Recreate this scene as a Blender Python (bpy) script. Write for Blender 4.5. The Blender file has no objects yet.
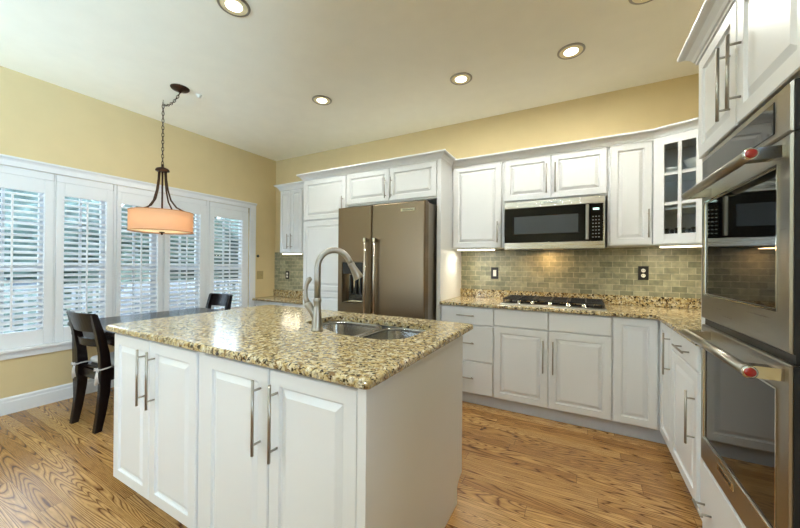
import bpy, bmesh, math, random
from mathutils import Vector, Matrix, noise
random.seed(7)
PI = math.pi
SC = bpy.context.scene
COL = SC.collection

# ------------------------------------------------------------------ camera, world, exposure
def lin(r, g, b):
    f = lambda c: c / 12.92 if c <= 0.04045 else ((c + 0.055) / 1.055) ** 2.4
    return (f(r / 255), f(g / 255), f(b / 255), 1.0)

cd = bpy.data.cameras.new('camera'); cam = bpy.data.objects.new('camera', cd); COL.objects.link(cam)
cd.sensor_width = 36.0; cd.lens = 36.0 * 328.0 / 800.0; cd.clip_start = 0.02; cd.clip_end = 200
cam.matrix_world = (Matrix.Translation((0, 0, 1.252)) @ Matrix.Rotation(math.radians(28.72), 4, 'Z')
                    @ Matrix.Rotation(math.radians(90.17), 4, 'X') @ Matrix.Rotation(math.radians(0.474), 4, 'Z'))
SC.camera = cam
SC.view_settings.view_transform = 'Standard'; SC.view_settings.look = 'None'
SC.view_settings.gamma = 1.0; SC.view_settings.use_curve_mapping = False
SC.view_settings.exposure = 0.18
cy = SC.cycles
cy.use_denoising = True; cy.max_bounces = 10; cy.diffuse_bounces = 6; cy.glossy_bounces = 5
cy.transmission_bounces = 8; cy.transparent_max_bounces = 16; cy.sample_clamp_indirect = 6.0
cy.caustics_reflective = False; cy.caustics_refractive = False; cy.blur_glossy = 0.5

wd = bpy.data.worlds.new('sky'); SC.world = wd; wd.use_nodes = True
wn = wd.node_tree; wn.nodes.clear()
wo = wn.nodes.new('ShaderNodeOutputWorld'); wb = wn.nodes.new('ShaderNodeBackground')
wt = wn.nodes.new('ShaderNodeTexSky'); wt.sky_type = 'HOSEK_WILKIE'; wt.turbidity = 6.0; wt.ground_albedo = 0.4
wt.sun_direction = Vector((0.5, -0.3, 0.8)).normalized()
wm = wn.nodes.new('ShaderNodeMixRGB'); wm.inputs[0].default_value = 0.72; wm.inputs[2].default_value = (0.72, 0.86, 1.0, 1)
wn.links.new(wt.outputs[0], wm.inputs[1]); wn.links.new(wm.outputs[0], wb.inputs[0]); wn.links.new(wb.outputs[0], wo.inputs[0])
wb.inputs[1].default_value = 12.0

def lamp(kind, name, loc, power, color=(1, 1, 1), size=0.1, rot=(0, 0, 0), **kw):
    l = bpy.data.lights.new(name, kind); l.energy = power; l.color = color
    if kind == 'AREA':
        l.shape = kw.get('shape', 'DISK'); l.size = size
        if 'size_y' in kw: l.size_y = kw['size_y']
        if kw.get('portal'): l.cycles.is_portal = True
        if 'spread' in kw: l.spread = kw['spread']
    elif kind in ('POINT', 'SPOT'):
        l.shadow_soft_size = size
        if kind == 'SPOT': l.spot_size = kw.get('cone', 2.4); l.spot_blend = kw.get('blend', 0.8)
    o = bpy.data.objects.new(name, l); o.location = loc; o.rotation_euler = rot; COL.objects.link(o)
    return o

CEIL = 2.839; LX = -4.124; BY = 3.516; RX = 1.11; FY = -2.9
WARM = (0.96, 0.96, 0.88)
CAN_POWER = 8.0
# daylight through the glazed wall behind the camera and the shuttered windows, plus added fill lamps
lamp('AREA', 'rear_window_portal', (-3.2, FY - 0.1, 1.6), 1, size=1.6, size_y=1.1, shape='RECTANGLE', rot=(PI / 2, 0, 0), portal=True)
lamp('AREA', 'side_window_portal', (LX - 0.35, 1.82, 1.28), 1, size=2.5, size_y=1.55, shape='RECTANGLE', rot=(PI / 2, 0, -PI / 2), portal=True)
lamp('AREA', 'added_window_portal', (RX + 0.16, -1.275, 1.5), 1, size=2.0, size_y=1.45, shape='RECTANGLE', rot=(PI / 2, 0, PI / 2), portal=True)  # portal for the added right-hand window
DAY = (0.52, 0.74, 1.0)
lamp('AREA', 'rear_window_daylight', (-3.2, FY - 0.25, 1.6), 25, DAY, size=1.6, size_y=1.1, shape='RECTANGLE', rot=(PI / 2, 0, 0))
lamp('AREA', 'rear_ceiling_fill', (-2.9, FY - 3.2, -0.25), 1800, (0.54, 0.78, 1.0), size=3.0, size_y=2.0, shape='RECTANGLE', rot=(PI * 0.66, 0, 0))  # added lamp outside, aimed up through the rear window to brighten the ceiling
lamp('AREA', 'right_ceiling_fill', (RX + 3.2, -1.275, -0.25), 1600, (0.56, 0.80, 1.0), size=3.0, size_y=2.0, shape='RECTANGLE', rot=(PI * 0.66, 0, PI / 2))  # second added lamp, aimed up through the right window onto the ceiling
lamp('AREA', 'added_window_fill', (RX + 0.3, -1.275, 1.5), 35, DAY, size=2.0, size_y=1.45, shape='RECTANGLE', rot=(PI / 2, 0, PI / 2))  # added fill outside the right window, lifts the island's oven-facing side

# ------------------------------------------------------------------ materials
def nodes(name):
    m = bpy.data.materials.new(name); m.use_nodes = True
    return m, m.node_tree, m.node_tree.nodes['Principled BSDF']

def mat(name, rgb, rough=0.5, metal=0.0, spec=0.5, coat=0.0, var=0.0, vscale=6.0, bump=0.0, bscale=200.0, emit=None, estr=0.0, aniso=0.0):
    m, t, p = nodes(name)
    p.inputs['Base Color'].default_value = lin(*rgb); p.inputs['Roughness'].default_value = rough
    p.inputs['Metallic'].default_value = metal; p.inputs['Specular IOR Level'].default_value = spec
    p.inputs['Coat Weight'].default_value = coat; p.inputs['Coat Roughness'].default_value = 0.06
    co = t.nodes.new('ShaderNodeTexCoord')
    if var:
        n = t.nodes.new('ShaderNodeTexNoise'); n.inputs['Scale'].default_value = vscale; n.inputs['Detail'].default_value = 4
        t.links.new(co.outputs['Object'], n.inputs['Vector'])
        r = t.nodes.new('ShaderNodeValToRGB')
        a = lin(*rgb); r.color_ramp.elements[0].color = tuple(c * (1 - var) for c in a[:3]) + (1,)
        r.color_ramp.elements[1].color = tuple(min(1, c * (1 + var)) for c in a[:3]) + (1,)
        r.color_ramp.elements[0].position = 0.3; r.color_ramp.elements[1].position = 0.7
        t.links.new(n.outputs['Fac'], r.inputs[0]); t.links.new(r.outputs[0], p.inputs['Base Color'])
    if bump:
        n = t.nodes.new('ShaderNodeTexNoise'); n.inputs['Scale'].default_value = bscale; n.inputs['Detail'].default_value = 3
        t.links.new(co.outputs['Object'], n.inputs['Vector'])
        b = t.nodes.new('ShaderNodeBump'); b.inputs['Strength'].default_value = bump; b.inputs['Distance'].default_value = 0.002
        t.links.new(n.outputs['Fac'], b.inputs['Height']); t.links.new(b.outputs[0], p.inputs['Normal'])
    if emit:
        p.inputs['Emission Color'].default_value = lin(*emit); p.inputs['Emission Strength'].default_value = estr
    return m

def brushed(name, rgb, rough, stretch=(400, 400, 3), bumpk=0.008):
    m, t, p = nodes(name)
    p.inputs['Base Color'].default_value = lin(*rgb); p.inputs['Metallic'].default_value = 1.0
    co = t.nodes.new('ShaderNodeTexCoord'); mp = t.nodes.new('ShaderNodeMapping'); mp.inputs['Scale'].default_value = stretch
    n = t.nodes.new('ShaderNodeTexNoise'); n.inputs['Scale'].default_value = 1.0; n.inputs['Detail'].default_value = 2
    t.links.new(co.outputs['Object'], mp.inputs[0]); t.links.new(mp.outputs[0], n.inputs['Vector'])
    mr = t.nodes.new('ShaderNodeMapRange'); mr.inputs['To Min'].default_value = rough - 0.06; mr.inputs['To Max'].default_value = rough + 0.06
    t.links.new(n.outputs['Fac'], mr.inputs['Value']); t.links.new(mr.outputs[0], p.inputs['Roughness'])
    b = t.nodes.new('ShaderNodeBump'); b.inputs['Strength'].default_value = bumpk; b.inputs['Distance'].default_value = 0.001
    t.links.new(n.outputs['Fac'], b.inputs['Height']); t.links.new(b.outputs[0], p.inputs['Normal'])
    return m

def ramp(t, stops, interp='LINEAR'):
    r = t.nodes.new('ShaderNodeValToRGB'); cr = r.color_ramp; cr.interpolation = interp
    while len(cr.elements) < len(stops): cr.elements.new(0.5)
    for e, (pos, c) in zip(cr.elements, stops): e.position = pos; e.color = c
    return r

def mix(t, fac, a, b, mode='MIX'):
    m = t.nodes.new('ShaderNodeMixRGB'); m.blend_type = mode
    for s, v in ((m.inputs[0], fac), (m.inputs[1], a), (m.inputs[2], b)):
        if hasattr(v, 'links'): t.links.new(v, s)
        else: s.default_value = v
    return m.outputs[0]

def math_(t, op, a, b=0.0):
    m = t.nodes.new('ShaderNodeMath'); m.operation = op
    for s, v in ((m.inputs[0], a), (m.inputs[1], b)):
        if hasattr(v, 'links'): t.links.new(v, s)
        else: s.default_value = v
    return m.outputs[0]

def granite_mat():
    m, t, p = nodes('granite')
    co = t.nodes.new('ShaderNodeTexCoord').outputs['Object']
    def nz(scale, detail=3, rough=0.6, off=0.0, dist=0.0):
        mp = t.nodes.new('ShaderNodeMapping'); mp.inputs['Location'].default_value = (off, off * 0.7, off * 1.3)
        t.links.new(co, mp.inputs[0])
        n = t.nodes.new('ShaderNodeTexNoise'); n.inputs['Scale'].default_value = scale; n.inputs['Detail'].default_value = detail
        n.inputs['Roughness'].default_value = rough; n.inputs['Distortion'].default_value = dist
        t.links.new(mp.outputs[0], n.inputs['Vector']); return n.outputs['Fac']
    base = ramp(t, [(0.28, lin(140, 112, 68)), (0.42, lin(182, 160, 110)), (0.54, lin(200, 187, 150)), (0.75, lin(228, 225, 210))])
    t.links.new(nz(38, 4, 0.62, 3, 0.4), base.inputs[0])
    brown = ramp(t, [(0.52, (0, 0, 0, 1)), (0.60, (1, 1, 1, 1))]); t.links.new(nz(50, 4, 0.65, 11, 0.8), brown.inputs[0])
    c1 = mix(t, brown.outputs[0], base.outputs[0], lin(126, 100, 62))
    grey = ramp(t, [(0.57, (0, 0, 0, 1)), (0.64, (1, 1, 1, 1))]); t.links.new(nz(58, 3, 0.6, 23), grey.inputs[0])
    c2 = mix(t, grey.outputs[0], c1, lin(150, 140, 122))
    dark = ramp(t, [(0.535, (0, 0, 0, 1)), (0.575, (1, 1, 1, 1))]); t.links.new(nz(66, 4, 0.68, 37, 0.6), dark.inputs[0])
    c3 = mix(t, dark.outputs[0], c2, lin(46, 38, 30))
    t.links.new(c3, p.inputs['Base Color'])
    p.inputs['Roughness'].default_value = 0.15; p.inputs['Specular IOR Level'].default_value = 0.5
    return m

def oak_mat():
    m, t, p = nodes('oak_floor')
    co = t.nodes.new('ShaderNodeTexCoord').outputs['Object']
    sx = t.nodes.new('ShaderNodeSeparateXYZ'); t.links.new(co, sx.inputs[0])
    X, Y = sx.outputs['X'], sx.outputs['Y']
    W, Ln = 0.083, 1.15
    row = math_(t, 'FLOOR', math_(t, 'DIVIDE', Y, W))
    wn1 = t.nodes.new('ShaderNodeTexWhiteNoise'); wn1.noise_dimensions = '1D'; t.links.new(row, wn1.inputs['W'])
    xs = math_(t, 'ADD', math_(t, 'DIVIDE', X, Ln), math_(t, 'MULTIPLY', wn1.outputs['Value'], 7.0))
    colr = math_(t, 'FLOOR', xs)
    cv = t.nodes.new('ShaderNodeCombineXYZ'); t.links.new(row, cv.inputs[0]); t.links.new(colr, cv.inputs[1])
    wn2 = t.nodes.new('ShaderNodeTexWhiteNoise'); wn2.noise_dimensions = '3D'; t.links.new(cv.outputs[0], wn2.inputs['Vector'])
    rnd = wn2.outputs['Value']
    # grain: level lines of a stretched noise, offset per board -> cathedral figure
    gx = math_(t, 'MULTIPLY', X, 0.65); gy = math_(t, 'MULTIPLY', Y, 10.0)
    gv = t.nodes.new('ShaderNodeCombineXYZ'); t.links.new(gx, gv.inputs[0]); t.links.new(gy, gv.inputs[1])
    t.links.new(math_(t, 'MULTIPLY', rnd, 53.0), gv.inputs[2])
    n = t.nodes.new('ShaderNodeTexNoise'); n.inputs['Scale'].default_value = 1.0; n.inputs['Detail'].default_value = 1.2; n.inputs['Roughness'].default_value = 0.35
    t.links.new(gv.outputs[0], n.inputs['Vector'])
    fr = math_(t, 'FRACT', math_(t, 'MULTIPLY', n.outputs['Fac'], 34.0))
    rg = ramp(t, [(0.0, (0.0, 0.0, 0.0, 1)), (0.14, (0.75, 0.75, 0.75, 1)), (0.5, (1, 1, 1, 1)), (0.85, (0.55, 0.55, 0.55, 1)), (1.0, (0.0, 0.0, 0.0, 1))])
    t.links.new(fr, rg.inputs[0])
    pv = t.nodes.new('ShaderNodeCombineXYZ'); t.links.new(math_(t, 'MULTIPLY', X, 14.0), pv.inputs[0]); t.links.new(math_(t, 'MULTIPLY', Y, 170.0), pv.inputs[1]); t.links.new(rnd, pv.inputs[2])
    n2 = t.nodes.new('ShaderNodeTexNoise'); n2.inputs['Scale'].default_value = 1.0; n2.inputs['Detail'].default_value = 3
    t.links.new(pv.outputs[0], n2.inputs['Vector'])
    fine = ramp(t, [(0.35, (0.62, 0.62, 0.62, 1)), (0.55, (1, 1, 1, 1))]); t.links.new(n2.outputs['Fac'], fine.inputs[0])
    bc = ramp(t, [(0.0, lin(168, 124, 70)), (0.5, lin(192, 147, 88)), (1.0, lin(210, 167, 106))]); t.links.new(rnd, bc.inputs[0])
    g = mix(t, 0.8, rg.outputs[0], fine.outputs[0], 'MULTIPLY')
    dark = mix(t, 1.0, bc.outputs[0], lin(112, 80, 48), 'MULTIPLY')
    c = mix(t, g, dark, bc.outputs[0])
    # joints
    fy = math_(t, 'FRACT', math_(t, 'DIVIDE', Y, W)); jy = math_(t, 'LESS_THAN', fy, 0.022)
    jx = math_(t, 'LESS_THAN', math_(t, 'FRACT', xs), 0.0022)
    j = math_(t, 'MAXIMUM', jy, jx)
    c = mix(t, math_(t, 'MULTIPLY', j, 0.7), c, lin(60, 36, 18))
    t.links.new(c, p.inputs['Base Color'])
    p.inputs['Roughness'].default_value = 0.27; p.inputs['Specular IOR Level'].default_value = 0.45
    b = t.nodes.new('ShaderNodeBump'); b.inputs['Strength'].default_value = 0.12; b.inputs['Distance'].default_value = 0.001
    t.links.new(g, b.inputs['Height']); t.links.new(b.outputs[0], p.inputs['Normal'])
    return m

def tile_mat():
    m, t, p = nodes('slate_tile')
    co = t.nodes.new('ShaderNodeTexCoord').outputs['Object']
    sx = t.nodes.new('ShaderNodeSeparateXYZ'); t.links.new(co, sx.inputs[0])
    cv = t.nodes.new('ShaderNodeCombineXYZ'); t.links.new(sx.outputs['X'], cv.inputs[0]); t.links.new(sx.outputs['Z'], cv.inputs[1])
    br = t.nodes.new('ShaderNodeTexBrick'); t.links.new(cv.outputs[0], br.inputs['Vector'])
    br.inputs['Scale'].default_value = 1.0; br.inputs['Brick Width'].default_value = 0.104; br.inputs['Row Height'].default_value = 0.052
    br.inputs['Mortar Size'].default_value = 0.0022; br.inputs['Mortar Smooth'].default_value = 0.2; br.inputs['Bias'].default_value = 0.0
    br.inputs['Color1'].default_value = lin(120, 122, 102); br.inputs['Color2'].default_value = lin(160, 157, 134); br.inputs['Mortar'].default_value = lin(180, 176, 156)
    n = t.nodes.new('ShaderNodeTexNoise'); n.inputs['Scale'].default_value = 28; n.inputs['Detail'].default_value = 5
    t.links.new(co, n.inputs['Vector'])
    r = ramp(t, [(0.3, (0.70, 0.73, 0.74, 1)), (0.7, (1.16, 1.12, 1.04, 1))]); t.links.new(n.outputs['Fac'], r.inputs[0])
    c = mix(t, 1.0, br.outputs['Color'], r.outputs[0], 'MULTIPLY')
    t.links.new(c, p.inputs['Base Color']); p.inputs['Roughness'].default_value = 0.28
    b = t.nodes.new('ShaderNodeBump'); b.inputs['Strength'].default_value = 0.4; b.inputs['Distance'].default_value = 0.002; b.invert = True
    t.links.new(br.outputs['Fac'], b.inputs['Height']); t.links.new(b.outputs[0], p.inputs['Normal'])
    return m

def glass_mat(name, tint=(0.96, 0.98, 0.98), gloss=0.06):
    m = bpy.data.materials.new(name); m.use_nodes = True; t = m.node_tree; t.nodes.clear()
    o = t.nodes.new('ShaderNodeOutputMaterial'); tr = t.nodes.new('ShaderNodeBsdfTransparent'); tr.inputs[0].default_value = tint + (1,)
    g = t.nodes.new('ShaderNodeBsdfGlossy'); g.inputs['Roughness'].default_value = 0.02
    mx = t.nodes.new('ShaderNodeMixShader'); f = t.nodes.new('ShaderNodeFresnel'); f.inputs[0].default_value = 1.45
    t.links.new(f.outputs[0], mx.inputs[0]); t.links.new(tr.outputs[0], mx.inputs[1]); t.links.new(g.outputs[0], mx.inputs[2])
    t.links.new(mx.outputs[0], o.inputs[0])
    return m

def fabric_shade(name, rgb, trans):
    m = bpy.data.materials.new(name); m.use_nodes = True; t = m.node_tree; t.nodes.clear()
    o = t.nodes.new('ShaderNodeOutputMaterial'); d = t.nodes.new('ShaderNodeBsdfDiffuse'); tl = t.nodes.new('ShaderNodeBsdfTranslucent')
    w = t.nodes.new('ShaderNodeTexNoise'); w.inputs['Scale'].default_value = 300
    cr = ramp(t, [(0.3, tuple(c * 0.93 for c in lin(*rgb)[:3]) + (1,)), (0.7, lin(*rgb))])
    co = t.nodes.new('ShaderNodeTexCoord'); t.links.new(co.outputs['Object'], w.inputs['Vector']); t.links.new(w.outputs['Fac'], cr.inputs[0])
    t.links.new(cr.outputs[0], d.inputs[0]); t.links.new(cr.outputs[0], tl.inputs[0])
    mx = t.nodes.new('ShaderNodeMixShader'); mx.inputs[0].default_value = trans
    t.links.new(d.outputs[0], mx.inputs[1]); t.links.new(tl.outputs[0], mx.inputs[2]); t.links.new(mx.outputs[0], o.inputs[0])
    return m

M = dict(
    wall=mat('wall_paint', (212, 193, 149), 0.75, var=0.02, bump=0.1, bscale=120),
    ceil=mat('ceiling_paint', (248, 246, 234), 0.85, var=0.015, bump=0.3, bscale=90),
    white=mat('cabinet_white', (222, 225, 228), 0.32, var=0.012, vscale=3, spec=0.5),
    trim=mat('trim_white', (224, 227, 230), 0.38, var=0.01),
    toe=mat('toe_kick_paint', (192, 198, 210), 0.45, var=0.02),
    inner=mat('cabinet_inside', (214, 205, 182), 0.5, var=0.02),
    steel=brushed('brushed_steel', (158, 154, 146), 0.30, (3, 3, 500)),
    steelh=brushed('brushed_steel_across', (196, 190, 180), 0.27, (500, 500, 3)),
    fridge=brushed('fridge_steel', (122, 106, 86), 0.36, (600, 600, 3)),
    fside=mat('grey_side_panel', (146, 141, 132), 0.35, 0.3, var=0.03),
    steell=brushed('bright_steel', (200, 196, 188), 0.27, (3, 3, 500)),
    mglass=mat('smoked_glass', (10, 10, 11), 0.06, spec=0.25, var=0.02),
    screen=mat('door_screen', (44, 51, 57), 0.25, spec=0.6, var=0.05),
    nickel=brushed('satin_nickel', (166, 162, 154), 0.32, (300, 300, 300), 0.01),
    chrome=mat('polished_chrome', (214, 214, 214), 0.08, 1.0, var=0.02),
    sinkm=brushed('sink_steel', (190, 188, 184), 0.22, (500, 3, 500), 0.03),
    black=mat('black_plastic', (16, 16, 17), 0.35, var=0.05),
    bglass=mat('black_glass', (9, 9, 10), 0.03, spec=0.5, var=0.02),
    iron=mat('cast_iron', (22, 21, 21), 0.5, var=0.1, bump=0.3),
    bronze=mat('oiled_bronze', (62, 42, 30), 0.4, 0.75, var=0.1),
    espresso=mat('espresso_wood', (21, 13, 11), 0.25, spec=0.22, var=0.25, vscale=14),
    cushion=mat('cushion_cloth', (206, 200, 196), 0.85, var=0.03, bump=0.4, bscale=500),
    red=mat('red_enamel', (150, 16, 22), 0.2, coat=1.0, var=0.05),
    bulb=mat('lamp_glow', (255, 250, 235), 0.5, emit=(255, 240, 205), estr=9.0, var=0.001),
    strip=mat('strip_glow', (255, 250, 235), 0.5, emit=(255, 244, 214), estr=5.0, var=0.001),
    reflector=mat('can_reflector', (238, 226, 190), 0.35, var=0.02),
    plate_b=mat('black_plate', (18, 17, 16), 0.3, var=0.03),
    plate_w=mat('white_plate', (236, 234, 228), 0.35, var=0.02),
    plate_t=mat('tan_plate', (168, 150, 106), 0.4, var=0.03),
    china=mat('white_china', (236, 234, 228), 0.15, var=0.02),
    led=mat('display_glow', (210, 235, 230), 0.4, emit=(200, 240, 230), estr=1.2, var=0.01),
    key=mat('key_print', (150, 152, 155), 0.5, var=0.03),
    granite=granite_mat(), oak=oak_mat(), tile=tile_mat(),
    glass=glass_mat('window_glass'), cglass=glass_mat('cabinet_glass', (0.95, 0.97, 0.98)), gware=glass_mat('glassware', (0.88, 0.9, 0.9)),
    shade=fabric_shade('peach_shade', (252, 214, 176), 0.5), diffuser=fabric_shade('white_diffuser', (255, 250, 236), 0.8),
    leaf=mat('foliage_green', (38, 56, 46), 0.7, var=0.45, vscale=5, bump=1.0, bscale=30),
    leaf2=mat('foliage_pale', (62, 80, 76), 0.7, var=0.4, vscale=5, bump=1.0, bscale=30),
    bark=mat('bark', (88, 72, 58), 0.9, var=0.25, bump=0.6, bscale=40),
    lawn=mat('lawn', (70, 84, 70), 0.9, var=0.25, vscale=8),
    deck=mat('deck_boards', (96, 94, 92), 0.7, var=0.12, vscale=9),
    siding=mat('grey_siding', (92, 102, 116), 0.7, var=0.03),
    roofm=mat('roof_shingle', (92, 92, 98), 0.85, var=0.15, vscale=20),
    railm=mat('grey_railing', (128, 134, 142), 0.5, var=0.04),
    bwin=mat('dark_window', (44, 54, 62), 0.1, var=0.1),
    cover=mat('grill_cover', (84, 90, 100), 0.6, var=0.1),
)

# ------------------------------------------------------------------ mesh helpers
class MB:
    """collects shapes, then links them as ONE mesh object"""
    def __init__(s): s.bm = bmesh.new(); s.sm = []
    def face(s, vs, smooth=False):
        try: f = s.bm.faces.new(vs); f.smooth = smooth; return f
        except ValueError: return None
    def box(s, x0, x1, y0, y1, z0, z1):
        v = [s.bm.verts.new(c) for c in ((x0, y0, z0), (x1, y0, z0), (x1, y1, z0), (x0, y1, z0), (x0, y0, z1), (x1, y0, z1), (x1, y1, z1), (x0, y1, z1))]
        for f in ((3, 2, 1, 0), (4, 5, 6, 7), (0, 1, 5, 4), (1, 2, 6, 5), (2, 3, 7, 6), (3, 0, 4, 7)): s.face([v[i] for i in f])
        return s
    def fbox(s, F, u0, u1, v0, v1, n0, n1):
        "box in a frame F(u,v,n)"
        v = [s.bm.verts.new(F(*c)) for c in ((u0, v0, n0), (u1, v0, n0), (u1, v1, n0), (u0, v1, n0), (u0, v0, n1), (u1, v0, n1), (u1, v1, n1), (u0, v1, n1))]
        for f in ((3, 2, 1, 0), (4, 5, 6, 7), (0, 1, 5, 4), (1, 2, 6, 5), (2, 3, 7, 6), (3, 0, 4, 7)): s.face([v[i] for i in f])
        return s
    def loops(s, loops, close=True, cap0=True, cap1=True, smooth=False):
        R = [[s.bm.verts.new(p) for p in l] for l in loops]; n = len(R[0])
        for a, b in zip(R, R[1:]):
            for i in range(n if close else n - 1):
                j = (i + 1) % n; s.face((a[i], a[j], b[j], b[i]), smooth)
        if cap0: s.face(R[0][::-1])
        if cap1: s.face(R[-1])
        return s
    def rects(s, F, u0, u1, v0, v1, prof):
        "concentric rectangles: prof = [(inset, height)]"
        s.loops([[F(u0 + i, v0 + i, h), F(u1 - i, v0 + i, h), F(u1 - i, v1 - i, h), F(u0 + i, v1 - i, h)] for i, h in prof])
        return s
    def tube(s, pts, r, seg=10, cap=True):
        pts = [Vector(p) for p in pts]; n = len(pts); rr = r if isinstance(r, (list, tuple)) else [r] * n
        prev = None; L = []
        for i, p in enumerate(pts):
            d = (pts[min(i + 1, n - 1)] - pts[max(i - 1, 0)]).normalized()
            if prev is None:
                a = d.orthogonal().normalized()
            else:
                a = (prev - d * prev.dot(d)).normalized()
            prev = a; b = d.cross(a)
            L.append([p + (a * math.cos(k * 2 * PI / seg) + b * math.sin(k * 2 * PI / seg)) * rr[i] for k in range(seg)])
        return s.loops(L, cap0=cap, cap1=cap, smooth=True)
    def lathe(s, prof, c=(0, 0, 0), seg=32, axis='Z', cap=True, smooth=True):
        c = Vector(c); L = []
        for r, h in prof:
            ring = []
            for k in range(seg):
                a = k * 2 * PI / seg; x, y = r * math.cos(a), r * math.sin(a)
                ring.append(c + {'Z': Vector((x, y, h)), 'Y': Vector((x, h, -y)), 'X': Vector((h, x, y))}[axis])
            L.append(ring)
        return s.loops(L, cap0=cap, cap1=cap, smooth=smooth)
    def sweep(s, path, prof, closed_path=False):
        "path: (x,y) list, profile: (out, z); out is to the right-hand side of the walking direction"
        P = [Vector(p) for p in path]; L = []
        for i, p in enumerate(P):
            d0 = (P[i] - P[i - 1]).normalized() if i > 0 else (P[1] - P[0]).normalized()
            d1 = (P[i + 1] - P[i]).normalized() if i < len(P) - 1 else d0
            n0 = Vector((d0.y, -d0.x)); n1 = Vector((d1.y, -d1.x)); b = (n0 + n1).normalized(); k = 1 / max(0.2, b.dot(n0))
            L.append([(p.x + b.x * o * k, p.y + b.y * o * k, z) for o, z in prof])
        return s.loops(L)
    def sphere(s, c, r, seg=14, rings=8, scale=(1, 1, 1)):
        c = Vector(c); L = []
        for i in range(1, rings):
            a = i * PI / rings
            L.append([c + Vector((math.sin(a) * math.cos(k * 2 * PI / seg) * r * scale[0], math.sin(a) * math.sin(k * 2 * PI / seg) * r * scale[1], -math.cos(a) * r * scale[2])) for k in range(seg)])
        return s.loops(L, smooth=True)
    def build(s, name, material, parent=None, bevel=0.0, local=False, segs=2):
        bmesh.ops.recalc_face_normals(s.bm, faces=s.bm.faces)
        if parent is not None and not local:
            off = Vector((0, 0, 0)); q = parent
            while q is not None: off += q.location; q = q.parent
            bmesh.ops.translate(s.bm, verts=s.bm.verts, vec=-off)
        me = bpy.data.meshes.new(name); s.bm.to_mesh(me); s.bm.free()
        me.materials.append(material)
        o = bpy.data.objects.new(name, me); COL.objects.link(o)
        if parent is not None: o.parent = parent
        if bevel:
            b = o.modifiers.new('bevel', 'BEVEL'); b.width = bevel; b.segments = segs; b.limit_method = 'ANGLE'; b.angle_limit = 0.6
        return o

def tag(o, label=None, cat=None, group=None, kind=None):
    if label: o['label'] = label
    if cat: o['category'] = cat
    if group: o['group'] = group
    if kind: o['kind'] = kind
    return o
def thing(name, label, cat, loc, group=None, rotz=0.0):
    o = bpy.data.objects.new(name, None); o.location = loc; o.rotation_euler = (0, 0, rotz); o.empty_display_size = 0.1
    COL.objects.link(o); return tag(o, label, cat, group)
def struct(name, mb, m, bevel=0.0, parent=None, label=None):
    o = mb.build(name, m, parent, bevel); o['kind'] = 'structure'
    if label: o['label'] = label
    return o
def box(*a): return MB().box(*a)
def copy_tree(o, parent=None):
    c = o.copy(); COL.objects.link(c); c.parent = parent
    for ch in list(o.children): copy_tree(ch, c)
    return c

def frame_y(y):            # faces -Y: u = +X, v = Z, n = -Y
    return lambda u, v, n: Vector((u, y - n, v))
def frame_x(x):            # faces -X: u = +Y, v = Z, n = -X
    return lambda u, v, n: Vector((x - n, u, v))
def frame_l(x):            # faces +X
    return lambda u, v, n: Vector((x + n, u, v))
def frame_d(p0, p1):       # faces to the right of p0->p1
    p0 = Vector((*p0, 0)); p1 = Vector((*p1, 0)); d = (p1 - p0).normalized(); n_ = Vector((d.y, -d.x, 0))
    return lambda u, v, n: p0 + d * u + Vector((0, 0, v)) + n_ * n

DT = 0.020
def raised(F, u0, u1, v0, v1, st=0.052, t=DT):
    mb = MB(); k = min(1.0, min(u1 - u0, v1 - v0) / 0.26); st *= max(0.6, k)
    mb.rects(F, u0, u1, v0, v1, [(0, 0), (0, t - 0.004), (0.004, t), (st, t), (st + 0.003, t - 0.010), (st + 0.010, t - 0.012),
                                 (st + 0.034 * k, t - 0.001), (st + 0.037 * k, t - 0.001)])
    return mb
def slab(F, u0, u1, v0, v1, t=DT):
    return MB().rects(F, u0, u1, v0, v1, [(0, 0), (0, t - 0.005), (0.005, t), (0.02, t)])
def pull(F, u, v, length, vertical=True, r=0.0055, stand=0.034, n0=DT, inset=0.14):
    mb = MB(); h = length / 2; i = length * (0.5 - inset)
    P = (lambda s, n: F(u, v + s, n)) if vertical else (lambda s, n: F(u + s, v, n))
    mb.tube([P(-h, n0 + stand), P(h, n0 + stand)], r, 10)
    for s in (-i, i): mb.tube([P(s, n0 - 0.001), P(s, n0 + stand)], r * 0.8, 8)
    return mb
def add_door(F, parent, u0, u1, v0, v1, hu=None, hv=None, hl=0.2, name='door', flat=False, vertical=True):
    d = (slab if flat else raised)(F, u0, u1, v0, v1).build(name, M['white'], parent)
    if hu is not None: pull(F, hu, hv, hl, vertical).build('handle', M['nickel'], d)
    return d

# ------------------------------------------------------------------ room shell
struct('floor', box(LX - 0.2, RX + 0.2, FY - 0.2, BY + 0.2, -0.12, 0.0), M['oak'])
struct('ceiling', box(LX - 0.2, RX + 0.2, FY - 0.2, BY + 0.2, CEIL, CEIL + 0.12), M['ceil'])
WY0, WY1, WZ0, WZ1 = 0.56, 3.056, 0.521, 2.04
wl = MB(); xo = LX - 0.2
wl.box(xo, LX, FY - 0.2, WY0, 0, CEIL).box(xo, LX, WY1, BY + 0.2, 0, CEIL).box(xo, LX, WY0, WY1, 0, WZ0).box(xo, LX, WY0, WY1, WZ1, CEIL)
struct('wall_left', wl, M['wall'])
struct('wall_back', box(LX, RX + 0.2, BY, BY + 0.2, 0, CEIL), M['wall'])
QW0, QW1, QZ0, QZ1 = -2.3, -0.25, 0.75, 2.25
wr = MB(); wr.box(RX, RX + 0.2, FY - 0.2, QW0, 0, CEIL).box(RX, RX + 0.2, QW1, BY, 0, CEIL).box(RX, RX + 0.2, QW0, QW1, 0, QZ0).box(RX, RX + 0.2, QW0, QW1, QZ1, CEIL)
struct('wall_right', wr, M['wall'])
w = MB(); qa, qb, qm = RX + 0.03, RX + 0.12, (QW0 + QW1) / 2
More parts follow.
